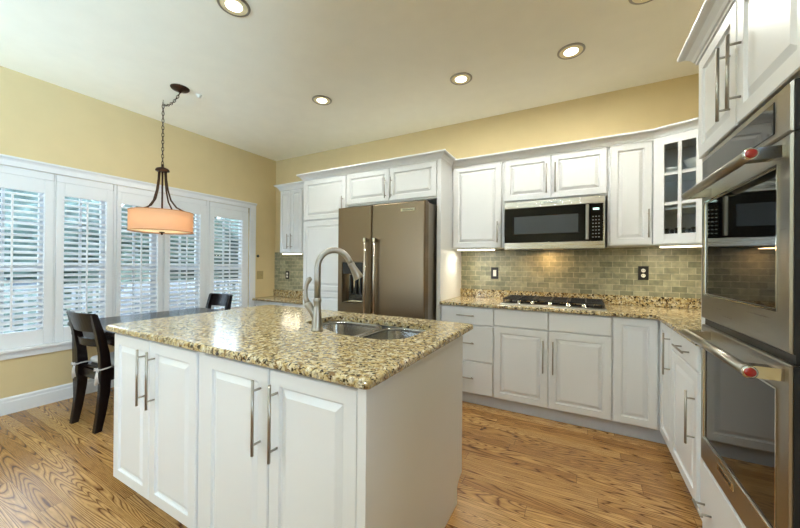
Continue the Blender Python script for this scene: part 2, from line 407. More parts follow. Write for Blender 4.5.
w.box(qa, qb, QW0, QW0 + 0.06, QZ0, QZ1).box(qa, qb, QW1 - 0.06, QW1, QZ0, QZ1).box(qa, qb, QW0 + 0.06, QW1 - 0.06, QZ1 - 0.06, QZ1).box(qa, qb, QW0 + 0.06, QW1 - 0.06, QZ0, QZ0 + 0.06).box(qa, qb, qm - 0.03, qm + 0.03, QZ0 + 0.06, QZ1 - 0.06)
w = struct('window_7', w, M['trim'], 0.004)  # unseen window, put in to let light onto the island's side
struct('pane', box(qa + 0.04, qa + 0.046, QW0 + 0.06, QW1 - 0.06, QZ0 + 0.06, QZ1 - 0.06), M['glass'], parent=w)
RW0, RW1, RZ0, RZ1 = -4.0, -2.4, 1.05, 2.15
wf = MB(); wf.box(LX, RW0, FY - 0.2, FY, 0, CEIL).box(RW1, RX, FY - 0.2, FY, 0, CEIL).box(RW0, RW1, FY - 0.2, FY, 0, RZ0).box(RW0, RW1, FY - 0.2, FY, RZ1, CEIL)
struct('wall_front', wf, M['wall'])
# glazed wall behind the camera
w = struct('window_6', MB().box(RW0, RW0 + 0.07, FY - 0.12, FY, RZ0, RZ1).box(RW1 - 0.07, RW1, FY - 0.12, FY, RZ0, RZ1).box(RW0 + 0.07, RW1 - 0.07, FY - 0.12, FY, RZ1 - 0.07, RZ1)
           .box(RW0 + 0.07, RW1 - 0.07, FY - 0.12, FY, RZ0, RZ0 + 0.07).box(-3.24, -3.16, FY - 0.12, FY, RZ0 + 0.07, RZ1 - 0.07), M['trim'], 0.004)
struct('pane', box(RW0 + 0.07, RW1 - 0.07, FY - 0.07, FY - 0.064, RZ0 + 0.07, RZ1 - 0.07), M['glass'], parent=w)
# baseboards
def bprof(h=0.137): return [(0, 0), (0.018, 0), (0.018, h - 0.04), (0.013, h - 0.03), (0.013, h - 0.012), (0.006, h), (0, h)]
struct('baseboard_left', MB().sweep([(LX, BY - 0.45), (LX, FY)][::-1], bprof()), M['trim'])
struct('baseboard_front', MB().sweep([(RW0, FY), (LX, FY)][::-1], [(-o, z) for o, z in bprof()]), M['trim'])
struct('baseboard_right', MB().sweep([(RX, 1.1), (RX, FY)], bprof()), M['trim'])
# window casing and stool
cz = MB()
cz.box(LX, LX + 0.022, WY1, WY1 + 0.095, WZ0, WZ1 + 0.06).box(LX, LX + 0.022, WY0 - 0.095, WY0, WZ0, WZ1 + 0.06).box(LX, LX + 0.022, WY0, WY1, WZ1, WZ1 + 0.06)
struct('trim_1', cz, M['trim'], 0.004, label='white casing around the shuttered window')
struct('trim_2', MB().sweep([(LX + 0.0, WY0 - 0.095), (LX + 0.0, WY1 + 0.095)], [(0, 2.084), (0.024, 2.084), (0.03, 2.094), (0.044, 2.106), (0.044, 2.118), (0, 2.118)]), M['trim'], label='white moulding along the head of the window')
struct('trim_3', MB().box(LX - 0.1, LX + 0.042, WY0 - 0.12, WY1 + 0.12, WZ0 - 0.016, WZ0 + 0.010).box(LX, LX + 0.02, WY0 - 0.09, WY1 + 0.09, WZ0 - 0.07, WZ0 - 0.016), M['trim'], 0.005, label='white stool and apron under the window')

# windows + plantation shutters
SH = [(0.585, 1.080, 0.640, 1.022), (1.096, 1.507, 1.149, 1.452), (1.536, 1.955, 1.573, 1.905), (1.975, 2.440, 2.031, 2.370), (2.487, 3.040, 2.547, 2.946)]
posts = MB(); edges = [WY0] + [(a[1] + b[0]) / 2 for a, b in zip(SH, SH[1:])] + [WY1]
for y in edges[1:-1]: posts.box(LX - 0.19, LX - 0.03, y - 0.02, y + 0.02, WZ0, WZ1)
posts.box(LX - 0.03, LX + 0.0, edges[1] - 0.006, edges[1] + 0.006, WZ0, WZ1)
for e in (2, 3, 4):
    a, b = SH[e - 1][1] + 0.004, SH[e][0] - 0.004
    posts.box(LX - 0.03, LX + 0.0, a, b, WZ0, WZ1)
struct('trim_4', posts, M['trim'], 0.002, label='white posts between the shutters')
for i in range(5):
    y0, y1 = edges[i] + (0.0 if i == 0 else 0.02), edges[i + 1] - (0.0 if i == 4 else 0.02)
    F = frame_l(LX - 0.17); f = MB()
    f.fbox(F, y0, y0 + 0.045, WZ0, WZ1, 0, 0.05).fbox(F, y1 - 0.045, y1, WZ0, WZ1, 0, 0.05).fbox(F, y0 + 0.045, y1 - 0.045, WZ0, WZ0 + 0.06, 0, 0.05).fbox(F, y0 + 0.045, y1 - 0.045, WZ1 - 0.05, WZ1, 0, 0.05)
    f.fbox(F, y0 + 0.045, y1 - 0.045, 1.165, 1.215, 0, 0.055)
    wdw = struct('window_%d' % (i + 1), f, M['trim'], 0.003)
    g = MB(); ym = (y0 + y1) / 2
    g.fbox(F, ym - 0.009, ym + 0.009, WZ0 + 0.06, WZ1 - 0.05, 0.012, 0.03).fbox(F, y0 + 0.045, y1 - 0.045, 0.86, 0.878, 0.012, 0.03).fbox(F, y0 + 0.045, y1 - 0.045, 1.59, 1.608, 0.012, 0.03)
    struct('glazing_bars', g, M['trim'], parent=wdw)
    struct('pane', MB().fbox(F, y0 + 0.045, y1 - 0.045, WZ0 + 0.06, WZ1 - 0.05, 0.018, 0.023), M['glass'], parent=wdw)
SLAB = ['white plantation shutter at the photo\'s left edge, cut off by the frame', 'white plantation shutter right behind the top of the nearer dark dining chair',
        'white plantation shutter behind the left part of the drum pendant', 'white plantation shutter behind the right part of the drum pendant', 'white plantation shutter beside the wall with the tan switch, farthest along the window']
LZ0, LZ1 = 0.672, 1.846
for i, (a, b, l0, l1) in enumerate(SH):
    t = thing('plantation_shutter', SLAB[i], 'shutter', (LX, (a + b) / 2, WZ0 + 0.01), 'plantation shutters along the window')
    F = frame_l(LX - 0.028); z0, z1 = WZ0 + 0.012, 1.974
    f = MB(); f.fbox(F, a, l0, z0, z1, 0, 0.034).fbox(F, l1, b, z0, z1, 0, 0.034).fbox(F, l0, l1, z0, LZ0 - 0.008, 0, 0.034).fbox(F, l0, l1, LZ1 + 0.008, z1, 0, 0.034)
    f.build('shutter_frame', M['trim'], t, 0.003)
    f = MB(); f.fbox(F, a + 0.001, b - 0.001, z1 + 0.002, WZ1 - 0.001, 0, 0.03)
    f.build('head_strip', M['trim'], t, 0.003)
    lv = MB(); n = 24; st = (LZ1 - LZ0) / n; ang = math.radians(24)
    for k in range(n):
        zc = LZ0 + (k + 0.5) * st; ring = []
        for q in range(12):
            th = q * 2 * PI / 12; px, pz = 0.031 * math.cos(th), 0.0045 * math.sin(th)
            ring.append((LX - 0.012 + px * math.cos(ang) + pz * math.sin(ang), zc - px * math.sin(ang) + pz * math.cos(ang)))
        lv.loops([[(x, l0 + 0.001, z) for x, z in ring], [(x, l1 - 0.001, z) for x, z in ring]])
    lv.build('louvers', M['trim'], t)
    ym = (l0 + l1) / 2
    rod = MB(); rod.box(LX + 0.022, LX + 0.032, ym - 0.006, ym + 0.006, LZ0 + 0.03, LZ1 - 0.03)
    for k in range(n): rod.box(LX + 0.012, LX + 0.024, ym - 0.0015, ym + 0.0015, LZ0 + (k + 0.5) * st - 0.009, LZ0 + (k + 0.5) * st - 0.006)
    rod.build('tilt_rod', M['trim'], t)

# tile backsplash
struct('wall_back_tile', MB().box(-1.15, RX - 0.012, BY - 0.009, BY, 0.96, 1.45), M['tile'], label='grey green tile backsplash behind the cooktop')
struct('wall_desk_tile', MB().box(LX, -2.925, BY - 0.009, BY, 0.80, 1.43), M['tile'], label='grey green tile backsplash above the desk counter')
struct('wall_right_tile', MB().box(RX - 0.009, RX, 2.004, BY - 0.009, 0.96, 1.45), M['tile'])

# ------------------------------------------------------------------ back wall cabinets
UF, UB, UT = 3.186, 1.422, 2.242
BF = 2.895
CAB = 'white kitchen cabinets'
def upper(label, x0, x1, z0, z1, yf, doors, yb=BY):
    t = thing('wall_cabinet', label, 'cabinet', ((x0 + x1) / 2, yb, z0), CAB)
    box(x0, x1, yf + DT, yb - 0.001, z0, z1).build('carcass', M['white'], t, 0.001)
    F = frame_y(yf + DT)
    for d in doors: add_door(F, t, *d)
    return t
G = 0.002
upper('white wall cabinet with one tall door, left of the microwave', -1.150, -0.632, UB, UT + 0.02, UF, [(-1.128, -0.656, UB + .006, UT, -0.686, UB + .15, 0.2)])
upper('short white two-door wall cabinet above the microwave', -0.631, 0.1985, 1.84, UT + 0.02, UF, [(-0.628, -0.229, 1.856, UT, -0.262, 2.03, 0.26), (-0.223, 0.194, 1.856, UT, -0.192, 2.03, 0.26)])
upper('white wall cabinet with one tall door, right of the microwave', 0.199, 0.499, UB, UT + 0.02, UF, [(0.214, 0.494, UB + .006, UT, 0.468, UB + .17, 0.22)])
upper('small white two-door wall cabinet over the desk counter, in the far corner', -3.655, -3.23, 1.404, 2.275, UF, [(-3.647, -3.448, 1.41, 2.255, -3.478, 1.56, 0.2), (-3.442, -3.236, 1.41, 2.255, -3.412, 1.56, 0.2)])

# tall pantry
t = thing('pantry_cabinet', 'tall white pantry cabinet between the desk counter and the refrigerator', 'cabinet', (-2.6, BY, 0), CAB)
box(-2.922, -2.277, BF + DT, BY - 0.001, 0.1, 2.262).build('carcass', M['white'], t, 0.001)
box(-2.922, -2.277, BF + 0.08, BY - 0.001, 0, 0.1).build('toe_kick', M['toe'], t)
F = frame_y(BF + DT)
add_door(F, t, -2.915, -2.283, 1.775, 2.245, -2.312, 1.91, 0.2)
d = MB(); 
d = add_door(F, t, -2.915, -2.283, 0.11, 0.93); d2 = add_door(F, t, -2.915, -2.283, 0.95, 1.755, -2.312, 1.2, 0.26)
# refrigerator cabinet and side panel
t = thing('refrigerator_cabinet', 'short white two-door cabinet above the refrigerator, with side panel to the floor', 'cabinet', (-1.7, BY, 1.9), CAB)
box(-2.275, -1.193, BF + DT, BY - 0.001, 1.895, 2.262).build('carcass', M['white'], t, 0.001)
box(-1.192, -1.151, BF, BY - 0.001, 0.0, 2.262).build('side_panel', M['white'], t, 0.002)
add_door(F, t, -2.270, -1.726, 1.911, 2.245, -1.757, 2.04, 0.21); add_door(F, t, -1.720, -1.198, 1.911, 2.245, -1.690, 2.04, 0.21)

# diagonal glass corner cabinet
P1, P2 = (0.500, 3.186), (0.800, 3.062)
t = thing('glass_corner_cabinet', 'diagonal white corner wall cabinet with a six-pane glass door', 'cabinet', (0.9, 3.3, UB), CAB)
plan = [(0.500, BY - 0.01), (RX - 0.01, BY - 0.01), (RX - 0.01, 3.062), P2, P1]
cc = MB()
for z0, z1 in ((UB, UB + 0.02), (UT, UT + 0.02)): cc.loops([[(x, y, z0) for x, y in plan], [(x, y, z1) for x, y in plan]])
def wallseg(mb, a, b, th, z0, z1):
    F_ = frame_d(a, b); L = (Vector(b) - Vector(a)).length; mb.fbox(F_, 0, L, z0, z1, 0, th)
for a, b in zip(plan[:4], plan[1:4]): wallseg(cc, a, b, 0.012, UB + 0.02, UT)
wallseg(cc, plan[4], plan[0], 0.012, UB + 0.02, UT)
cc.build('carcass', M['white'], t)
for z in (1.69, 1.965):
    q = [(0.515, BY - 0.025), (RX - 0.025, BY - 0.025), (RX - 0.025, 3.08), (0.805, 3.09), (0.515, 3.21)]
    MB().loops([[(x, y, z) for x, y in q], [(x, y, z + 0.018) for x, y in q]]).build('shelf', M['white'], t)
F = frame_d(P1, P2); Ld = (Vector(P2) - Vector(P1)).length
df = MB(); z0, z1 = UB + 0.006, UT; s0 = 0.072
df.fbox(F, 0.004, s0, z0, z1, 0, DT).fbox(F, Ld - s0, Ld - 0.004, z0, z1, 0, DT).fbox(F, s0, Ld - s0, z0, z0 + 0.075, 0, DT).fbox(F, s0, Ld - s0, z1 - 0.06, z1, 0, DT)
gm = Ld / 2; df.fbox(F, gm - 0.011, gm + 0.011, z0 + 0.075, z1 - 0.06, 0.002, DT - 0.002)
hz = (z1 - 0.06 - z0 - 0.075) / 3
for k in (1, 2):
    zz = z0 + 0.075 + hz * k
    df.fbox(F, s0, gm - 0.011, zz - 0.011, zz + 0.011, 0.002, DT - 0.002).fbox(F, gm + 0.011, Ld - s0, zz - 0.011, zz + 0.011, 0.002, DT - 0.002)
dd = df.build('door', M['white'], t, 0.002)
MB().fbox(F, s0 - 0.005, Ld - s0 + 0.005, z0 + 0.07, z1 - 0.055, 0.006, 0.010).build('glass_pane', M['cglass'], dd)
# contents of the glass cabinet
def bowl(x, y, z, r, h, label):
    mb = MB(); mb.lathe([(r * 0.4, z), (r * 0.45, z + 0.004), (r * 0.8, z + h * 0.5), (r, z + h), (r * 0.97, z + h), (r * 0.76, z + h * 0.52), (r * 0.3, z + 0.012), (0.002, z + 0.010)], (x, y, 0), 24)
    tag(mb.build('bowl', M['china']), label, 'bowl', 'white bowls in the glass cabinet')
bowl(0.80, 3.26, 1.9835, 0.105, 0.085, 'large white bowl on the top shelf of the glass cabinet')
bowl(0.63, 3.32, 1.9835, 0.07, 0.05, 'small white bowl beside the large one on the top shelf of the glass cabinet')
for k, (gx, gy) in enumerate([(0.58, 3.26), (0.67, 3.22), (0.76, 3.19), (0.63, 3.35), (0.73, 3.31), (0.83, 3.27)]):
    mb2 = MB().lathe([(0.024, UB + 0.0206), (0.027, UB + 0.03), (0.034, UB + 0.13), (0.032, UB + 0.13), (0.024, UB + 0.035), (0.002, UB + 0.032)], (gx, gy, 0), 16)
    tag(mb2.build('drinking_glass', M['gware']), 'clear drinking glass standing on the floor of the glass corner cabinet', 'glass', 'glasses in the corner cabinet')
for k in range(6):
    z = 1.7085 + k * 0.010
    p = MB().lathe([(0.05, z), (0.088, z + 0.006), (0.09, z + 0.008), (0.05, z + 0.004), (0.002, z + 0.004)], (0.72, 3.28, 0), 24)
    tag(p.build('plate', M['china']), 'white plate in the stack on the middle shelf of the glass cabinet', 'plate', 'stacked plates in the corner cabinet')

# crown mouldings
def crown(z): return [(-0.02, z), (0.004, z), (0.004, z + 0.012), (0.010, z + 0.016), (0.016, z + 0.030), (0.034, z + 0.050), (0.052, z + 0.058), (0.058, z + 0.064), (0.058, z + 0.076), (-0.02, z + 0.076)]
struct('trim_5', MB().sweep([(-1.150, UF), P1, P2, (0.80, 2.01)], crown(UT - 0.006)), M['trim'], label='crown moulding above the cooktop wall cabinets')
struct('trim_6', MB().sweep([(-2.922, BY - 0.3), (-2.922, BF), (-1.151, BF), (-1.151, UF + 0.02)], crown(UT + 0.004)), M['trim'], label='crown moulding above pantry and refrigerator')
struct('trim_7', MB().sweep([(-3.655, BY - 0.01), (-3.655, UF), (-2.98, UF)], crown(2.262)), M['trim'], label='crown moulding above the small desk wall cabinet')

# ------------------------------------------------------------------ microwave
MY = 3.106; mx0, mx1, mz0, mz1 = -0.609, 0.177, 1.400, 1.832
t = thing('microwave', 'stainless over-the-range microwave with dark window above the cooktop', 'microwave', (-0.216, BY, mz0))
box(mx0 + 0.004, mx1 - 0.004, MY + 0.03, BY - 0.012, mz0 + 0.012, mz1).build('body', M['black'], t, 0.003)
F = frame_y(MY + 0.03)
MB().rects(F, mx0, mx1, mz1 - 0.062, mz1, [(0, 0), (0, 0.028), (0.004, 0.032), (0.01, 0.032)]).build('top_band', M['steell'], t)
MB().rects(F, mx0, mx1, mz0, mz0 + 0.062, [(0, 0), (0, 0.028), (0.004, 0.032), (0.01, 0.032)]).build('bottom_band', M['steell'], t)
dr = MB().rects(F, mx0 + 0.001, 0.072, mz0 + 0.063, mz1 - 0.063, [(0, 0), (0, 0.026), (0.003, 0.03), (0.07, 0.03), (0.078, 0.026), (0.085, 0.026)]).build('door', M['mglass'], t)
MB().fbox(F, -0.525, -0.012, mz0 + 0.100, mz1 - 0.135, 0.0262, 0.0272).build('window_screen', M['screen'], dr)
hb = MB(); hb.loops([[F(0.040 + dx, z, 0.03 + n) for dx, n in ((0, 0.016), (0.024, 0.016), (0.024, 0.028), (0.020, 0.034), (0.004, 0.034), (0, 0.028))] for z in (mz0 + 0.075, mz1 - 0.072)])
for z in (mz0 + 0.09, mz1 - 0.09): hb.fbox(F, 0.046, 0.058, z - 0.01, z + 0.01, 0.028, 0.05)
hb.build('handle', M['nickel'], dr, 0.002)
cp = MB().rects(F, 0.074, mx1 - 0.014, mz0 + 0.063, mz1 - 0.063, [(0, 0), (0, 0.026), (0.003, 0.03), (0.01, 0.03)]).build('control_panel', M['mglass'], t)
MB().rects(F, mx1 - 0.0135, mx1, mz0 + 0.063, mz1 - 0.063, [(0, 0), (0, 0.028), (0.002, 0.031), (0.004, 0.031)]).build('side_band', M['steell'], t)
MB().fbox(F, 0.092, 0.136, 1.716, 1.732, 0.0302, 0.0312).build('display', M['led'], cp)
for r_ in range(7):
    for c_ in range(3): MB().fbox(F, 0.088 + c_ * 0.021, 0.098 + c_ * 0.021, 1.49 + r_ * 0.028, 1.497 + r_ * 0.028, 0.0302, 0.031).build('key', M['key'], cp)
bd = MB().fbox(F, -0.30, -0.15, 1.790, 1.814, 0.032, 0.035).build('badge', M['chrome'], t, 0.001)
def lettering(text, F, u, v, n, size, material, parent):
    cu = bpy.data.curves.new('lettering', 'FONT'); cu.body = text; cu.size = size; cu.align_x = 'CENTER'; cu.align_y = 'CENTER'; cu.extrude = 0.0004
    o = bpy.data.objects.new('lettering', cu); COL.objects.link(o); bpy.context.view_layer.update()
    me = bpy.data.meshes.new_from_object(o.evaluated_get(bpy.context.evaluated_depsgraph_get())); bpy.data.objects.remove(o)
    mb = MB(); mb.bm.from_mesh(me)
    for vv in mb.bm.verts: vv.co = F(u + vv.co.x, v + vv.co.y, n + vv.co.z)
    return mb.build('lettering', material, parent)
lettering('KitchenAid', F, -0.225, 1.802, 0.0355, 0.024, M['black'], bd)
vg = MB()
vg.box(-0.50, 0.07, MY + 0.05, BY - 0.06, mz0 + 0.006, mz0 + 0.0125)
vg.build('underside_grille', M['black'], t)
box(-0.29, -0.13, MY + 0.10, MY + 0.16, mz0 + 0.001, mz0 + 0.006).build('cooktop_lamp', M['reflector'], t)
lamp('AREA', 'microwave_cooktop_light', (-0.27, 3.36, mz0 - 0.005), 1.6, (1, 0.62, 0.28), 0.12)

# ------------------------------------------------------------------ base cabinets along the back
def carcass(t, x0, x1, y0, y1, zt=0.884): box(x0, x1, y0, y1, 0.1, zt).build('carcass', M['white'], t, 0.001)
YB = BF + DT; F = frame_y(YB)
t = thing('base_cabinet', 'white base cabinet with three stacked drawers, left end of the cooktop run', 'cabinet', (-0.9, BY, 0), CAB)
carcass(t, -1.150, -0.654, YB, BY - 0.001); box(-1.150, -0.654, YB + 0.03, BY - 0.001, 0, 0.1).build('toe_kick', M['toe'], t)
for z0, z1, hz_ in ((0.722, 0.880, 0.805), (0.398, 0.714, 0.56), (0.108, 0.390, 0.25)): add_door(F, t, -1.144, -0.659, z0, z1, -0.90, hz_, 0.16, 'drawer_front', True, False)
t = thing('base_cabinet', 'wide white two-door base cabinet below the cooktop', 'cabinet', (-0.22, BY, 0), CAB)
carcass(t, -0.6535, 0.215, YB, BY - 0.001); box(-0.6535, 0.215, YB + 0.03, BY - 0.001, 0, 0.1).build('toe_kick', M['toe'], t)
add_door(F, t, -0.649, -0.221, 0.733, 0.880, name='drawer_front', flat=True); add_door(F, t, -0.215, 0.212, 0.733, 0.880, name='drawer_front', flat=True)
add_door(F, t, -0.649, -0.221, 0.108, 0.725, -0.256, 0.522, 0.26); add_door(F, t, -0.215, 0.212, 0.108, 0.725, -0.183, 0.522, 0.26)
t = thing('base_cabinet', 'white base cabinet with one full-height door and no drawer, right of the cooktop doors', 'cabinet', (0.35, BY, 0), CAB)
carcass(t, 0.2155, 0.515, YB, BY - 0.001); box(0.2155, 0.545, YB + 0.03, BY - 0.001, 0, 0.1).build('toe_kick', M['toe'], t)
add_door(F, t, 0.221, 0.487, 0.108, 0.880)
# right-hand run
RFX = 0.496 + DT; FX = frame_x(RFX)
t = thing('base_cabinet', 'white corner base cabinet with one narrow full-height door and long bar handle', 'cabinet', (RX, 2.75, 0), CAB)
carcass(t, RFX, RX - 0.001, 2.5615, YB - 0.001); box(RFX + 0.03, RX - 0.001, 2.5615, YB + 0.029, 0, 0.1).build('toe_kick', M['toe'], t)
add_door(FX, t, 2.565, 2.884, 0.108, 0.880, 2.60, 0.71, 0.26)
t = thing('base_cabinet', 'white base cabinet with one drawer over one door, next to the oven tower', 'cabinet', (RX, 2.25, 0), CAB)
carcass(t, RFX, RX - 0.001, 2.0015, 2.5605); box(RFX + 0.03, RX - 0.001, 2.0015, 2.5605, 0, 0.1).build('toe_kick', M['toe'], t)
add_door(FX, t, 2.066, 2.555, 0.753, 0.880, 2.27, 0.815, 0.2, 'drawer_front', True, False)
add_door(FX, t, 2.066, 2.555, 0.108, 0.745, 2.102, 0.515, 0.26)

# worktop (L) with upstand
t = thing('worktop', 'L-shaped speckled granite worktop holding the cooktop', 'worktop', (0, BY, 0.885))
g = MB(); q = [(-1.150, 2.868), (0.475, 2.868), (0.475, 2.002), (RX - 0.002, 2.002), (RX - 0.002, BY - 0.011), (-1.150, BY - 0.011)]
g.loops([[(x, y, 0.8855) for x, y in q], [(x, y, 0.916) for x, y in q]])
g.build('slab', M['granite'], t, 0.006, segs=3)
MB().box(-1.150, RX - 0.034, BY - 0.031, BY - 0.0105, 0.9165, 1.000).box(RX - 0.033, RX - 0.0105, 2.002, BY - 0.0105, 0.9165, 1.000).build('upstand', M['granite'], t, 0.003)
# desk counter in the far corner
t = thing('worktop', 'low speckled granite desk counter in the far corner by the pantry', 'worktop', (-3.5, BY, 0.73))
box(LX + 0.002, -2.925, 3.10, BY - 0.011, 0.7305, 0.761).build('slab', M['granite'], t, 0.005)
box(LX + 0.002, -2.925, BY - 0.031, BY - 0.0105, 0.7615, 0.862).build('upstand', M['granite'], t, 0.003)
t = thing('desk_cabinet', 'white low cabinet under the desk counter, in the far corner', 'cabinet', (-3.5, BY, 0), CAB)
box(LX + 0.02, -2.925, 3.14, BY - 0.001, 0.1, 0.73).build('carcass', M['white'], t, 0.001); box(LX + 0.02, -2.925, 3.19, BY - 0.001, 0, 0.1).build('toe_kick', M['toe'], t)
Fd = frame_y(3.14)
for a, b, h in ((-4.09, -3.52, -3.55), (-3.51, -2.935, -3.48)): add_door(Fd, t, a, b, 0.108, 0.72, h, 0.55, 0.16)

# ------------------------------------------------------------------ cooktop
t = thing('cooktop', 'black gas cooktop set into the granite worktop below the microwave', 'cooktop', (-0.216, 3.2, 0.916))
cx0, cx1, cy0, cy1 = -0.615, 0.185, 2.955, 3.435
MB().rects(lambda u, v, n: Vector((u, v, 0.9165 + n)), cx0, cx1, cy0, cy1, [(0, 0), (0.002, 0.008), (0.012, 0.010), (0.02, 0.008), (0.03, 0.008)]).build('tray', M['steel'], t)
box(cx0 + 0.025, cx1 - 0.025, cy0 + 0.085, cy1 - 0.02, 0.9245, 0.9275).build('glass_top', M['bglass'], t, 0.001)
for bx, by, br in ((-0.49, 3.12, .04), (-0.49, 3.33, .045), (-0.215, 3.24, .055), (0.06, 3.12, .035), (0.06, 3.33, .045)):
    MB().lathe([(br * 1.2, 0.9275), (br * 1.2, 0.934), (br, 0.938), (br, 0.944), (br * 0.8, 0.948), (0.002, 0.949)], (bx, by, 0), 20).build('burner', M['iron'], t)
for gx0, gx1 in ((-0.605, -0.352), (-0.347, -0.083), (-0.078, 0.175)):
    gr = MB(); y0, y1 = 3.035, 3.42; z0, z1 = 0.951, 0.963
    gr.box(gx0, gx1, y0, y0 + .012, z0, z1).box(gx0, gx1, y1 - .012, y1, z0, z1).box(gx0, gx0 + .012, y0 + .012, y1 - .012, z0, z1).box(gx1 - .012, gx1, y0 + .012, y1 - .012, z0, z1)
    gm_ = (gx0 + gx1) / 2; gr.box(gm_ - .006, gm_ + .006, y0 + .012, y1 - .012, z0, z1)
    for yy in (3.12, 3.225, 3.33): gr.box(gx0 + .012, gm_ - .006, yy - .005, yy + .005, z0, z1).box(gm_ + .006, gx1 - .012, yy - .005, yy + .005, z0, z1)
    for fx in (gx0 + .001, gx1 - .011):
        for fy in (y0 + .001, y1 - .011): gr.box(fx, fx + .01, fy, fy + .01, 0.9275, z0)
    gr.build('grate', M['iron'], t, 0.002)
for kx in (-0.46, -0.35, -0.215, -0.08, 0.03):
    MB().lathe([(0.020, 0.9245), (0.020, 0.930), (0.016, 0.932), (0.015, 0.950), (0.012, 0.953), (0.002, 0.953)], (kx, 3.000, 0), 18).build('knob', M['chrome'], t)

# ------------------------------------------------------------------ refrigerator
t = thing('refrigerator', 'bronze-toned stainless french-door refrigerator with water dispenser', 'refrigerator', (-1.72, BY, 0))
fx0, fx1, fy0 = -2.226, -1.226, 2.70
box(fx0 + 0.004, fx1 - 0.006, fy0 + 0.085, BY - 0.03, 0.02, 1.835).build('body', M['fside'], t, 0.004)
F = frame_y(fy0 + 0.08)
def rdoor(u0, u1, v0, v1): return MB().rects(F, u0, u1, v0, v1, [(0, 0), (0, 0.068), (0.004, 0.076), (0.012, 0.08), (0.03, 0.08)])
fdiv = -1.803
# left door with the dispenser recess
dx0, dx1, dz0, dz1 = -2.165, -1.905, 0.86, 1.28
ld = MB(); u0, u1, v0, v1 = fx0, fdiv - 0.003, 0.62, 1.842
outer = lambda i, n: [F(u0 + i, v0 + i, n), F(u1 - i, v0 + i, n), F(u1 - i, v1 - i, n), F(u0 + i, v1 - i, n)]
hole = lambda i, n: [F(dx0 + i, dz0 + i, n), F(dx1 - i, dz0 + i, n), F(dx1 - i, dz1 - i, n), F(dx0 + i, dz1 - i, n)]
ld.loops([outer(0, 0), outer(0, 0.068), outer(0.004, 0.076), outer(0.012, 0.08), hole(0, 0.08), hole(0.004, 0.012)])
ldo = ld.build('door', M['fridge'], t)
box(dx0 + 0.006, dx1 - 0.006, fy0 + 0.002, fy0 + 0.06, 1.155, 1.274).build('dispenser_panel', M['black'], ldo, 0.002)
MB().box(dx0 + 0.005, dx1 - 0.005, fy0 + 0.058, fy0 + 0.067, dz0 + 0.006, 1.154).build('dispenser_recess', M['chrome'], ldo, 0.001)
MB().box(-2.12, -1.95, fy0 + 0.01, fy0 + 0.055, 0.866, 0.876).build('drip_tray', M['chrome'], ldo, 0.002)
for a in (-2.10, -2.03, -1.97): box(a, a + 0.024, fy0 + 0.035, fy0 + 0.056, 0.95, 1.15).build('paddle', M['black'], ldo, 0.003)
rdo = rdoor(fdiv + 0.003, fx1, 0.62, 1.842).build('door', M['fridge'], t)
fz = rdoor(fx0, fx1, 0.06, 0.61).build('freezer_drawer', M['fridge'], t)
def thick_pull(x, z0, z1, parent):
    mb = MB(); mb.loops([[F(x + 0.013 * math.cos(k * PI / 5), z, 0.125 + 0.013 * math.sin(k * PI / 5)) for k in range(10)] for z in (z0, z1)], smooth=True)
    h = mb.build('handle', M['steelh'], parent)
    mb = MB()
    for z in (z0 + 0.02, z1 - 0.02): mb.fbox(F, x - 0.014, x + 0.014, z - 0.02, z + 0.02, 0.0805, 0.139)
    mb.build('handle_bracket', M['chrome'], parent, 0.004)
thick_pull(fdiv - 0.047, 0.70, 1.515, ldo); thick_pull(fdiv + 0.062, 0.70, 1.51, rdo)
mb = MB(); mb.tube([F(-2.1, 0.55, 0.125), F(-1.35, 0.55, 0.125)], 0.013)
for u in (-2.06, -1.39): mb.fbox(F, u - 0.015, u + 0.015, 0.537, 0.563, 0.0805, 0.13)
mb.build('handle', M['steelh'], fz)
bd = MB().fbox(F, -1.475, -1.325, 1.752, 1.780, 0.0802, 0.084).build('badge', M['chrome'], rdo, 0.001)
lettering('KitchenAid', F, -1.40, 1.766, 0.0845, 0.024, M['black'], bd)

# ------------------------------------------------------------------ oven tower
OX = 0.466
t = thing('oven_tower_cabinet', 'tall white cabinet housing the double wall oven', 'cabinet', (RX, 1.53, 0), CAB)
TF = 0.494
ty0, ty1 = 1.135, 2.000
tb = MB(); tb.box(TF, RX - 0.001, ty0, 1.186, 0.1, 1.744).box(TF, RX - 0.001, 1.896, ty1, 0.1, 1.744).box(TF, RX - 0.001, 1.186, 1.896, 0.1, 0.41).box(TF, RX - 0.001, ty0, ty1, 1.744, 2.215)
tb.build('carcass', M['white'], t, 0.001)
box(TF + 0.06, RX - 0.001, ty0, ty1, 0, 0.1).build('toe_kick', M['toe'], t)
FT = frame_x(TF)
add_door(FT, t, 1.562, 1.976, 1.748, 2.192, 1.614, 1.923, 0.268); add_door(FT, t, 1.142, 1.556, 1.748, 2.192, 1.522, 1.923, 0.255)
add_door(FT, t, 1.19, 1.892, 0.115, 0.405, 1.82, 0.24, 0.11, 'drawer_front', True, False)
struct('trim_8', MB().sweep([(RX - 0.01, ty1), (TF - DT, ty1), (TF - DT, ty0)][::1], [(o * 1.05 if o > 0 else o, z) for o, z in crown(2.196)]), M['trim'], label='crown moulding above the oven tower')

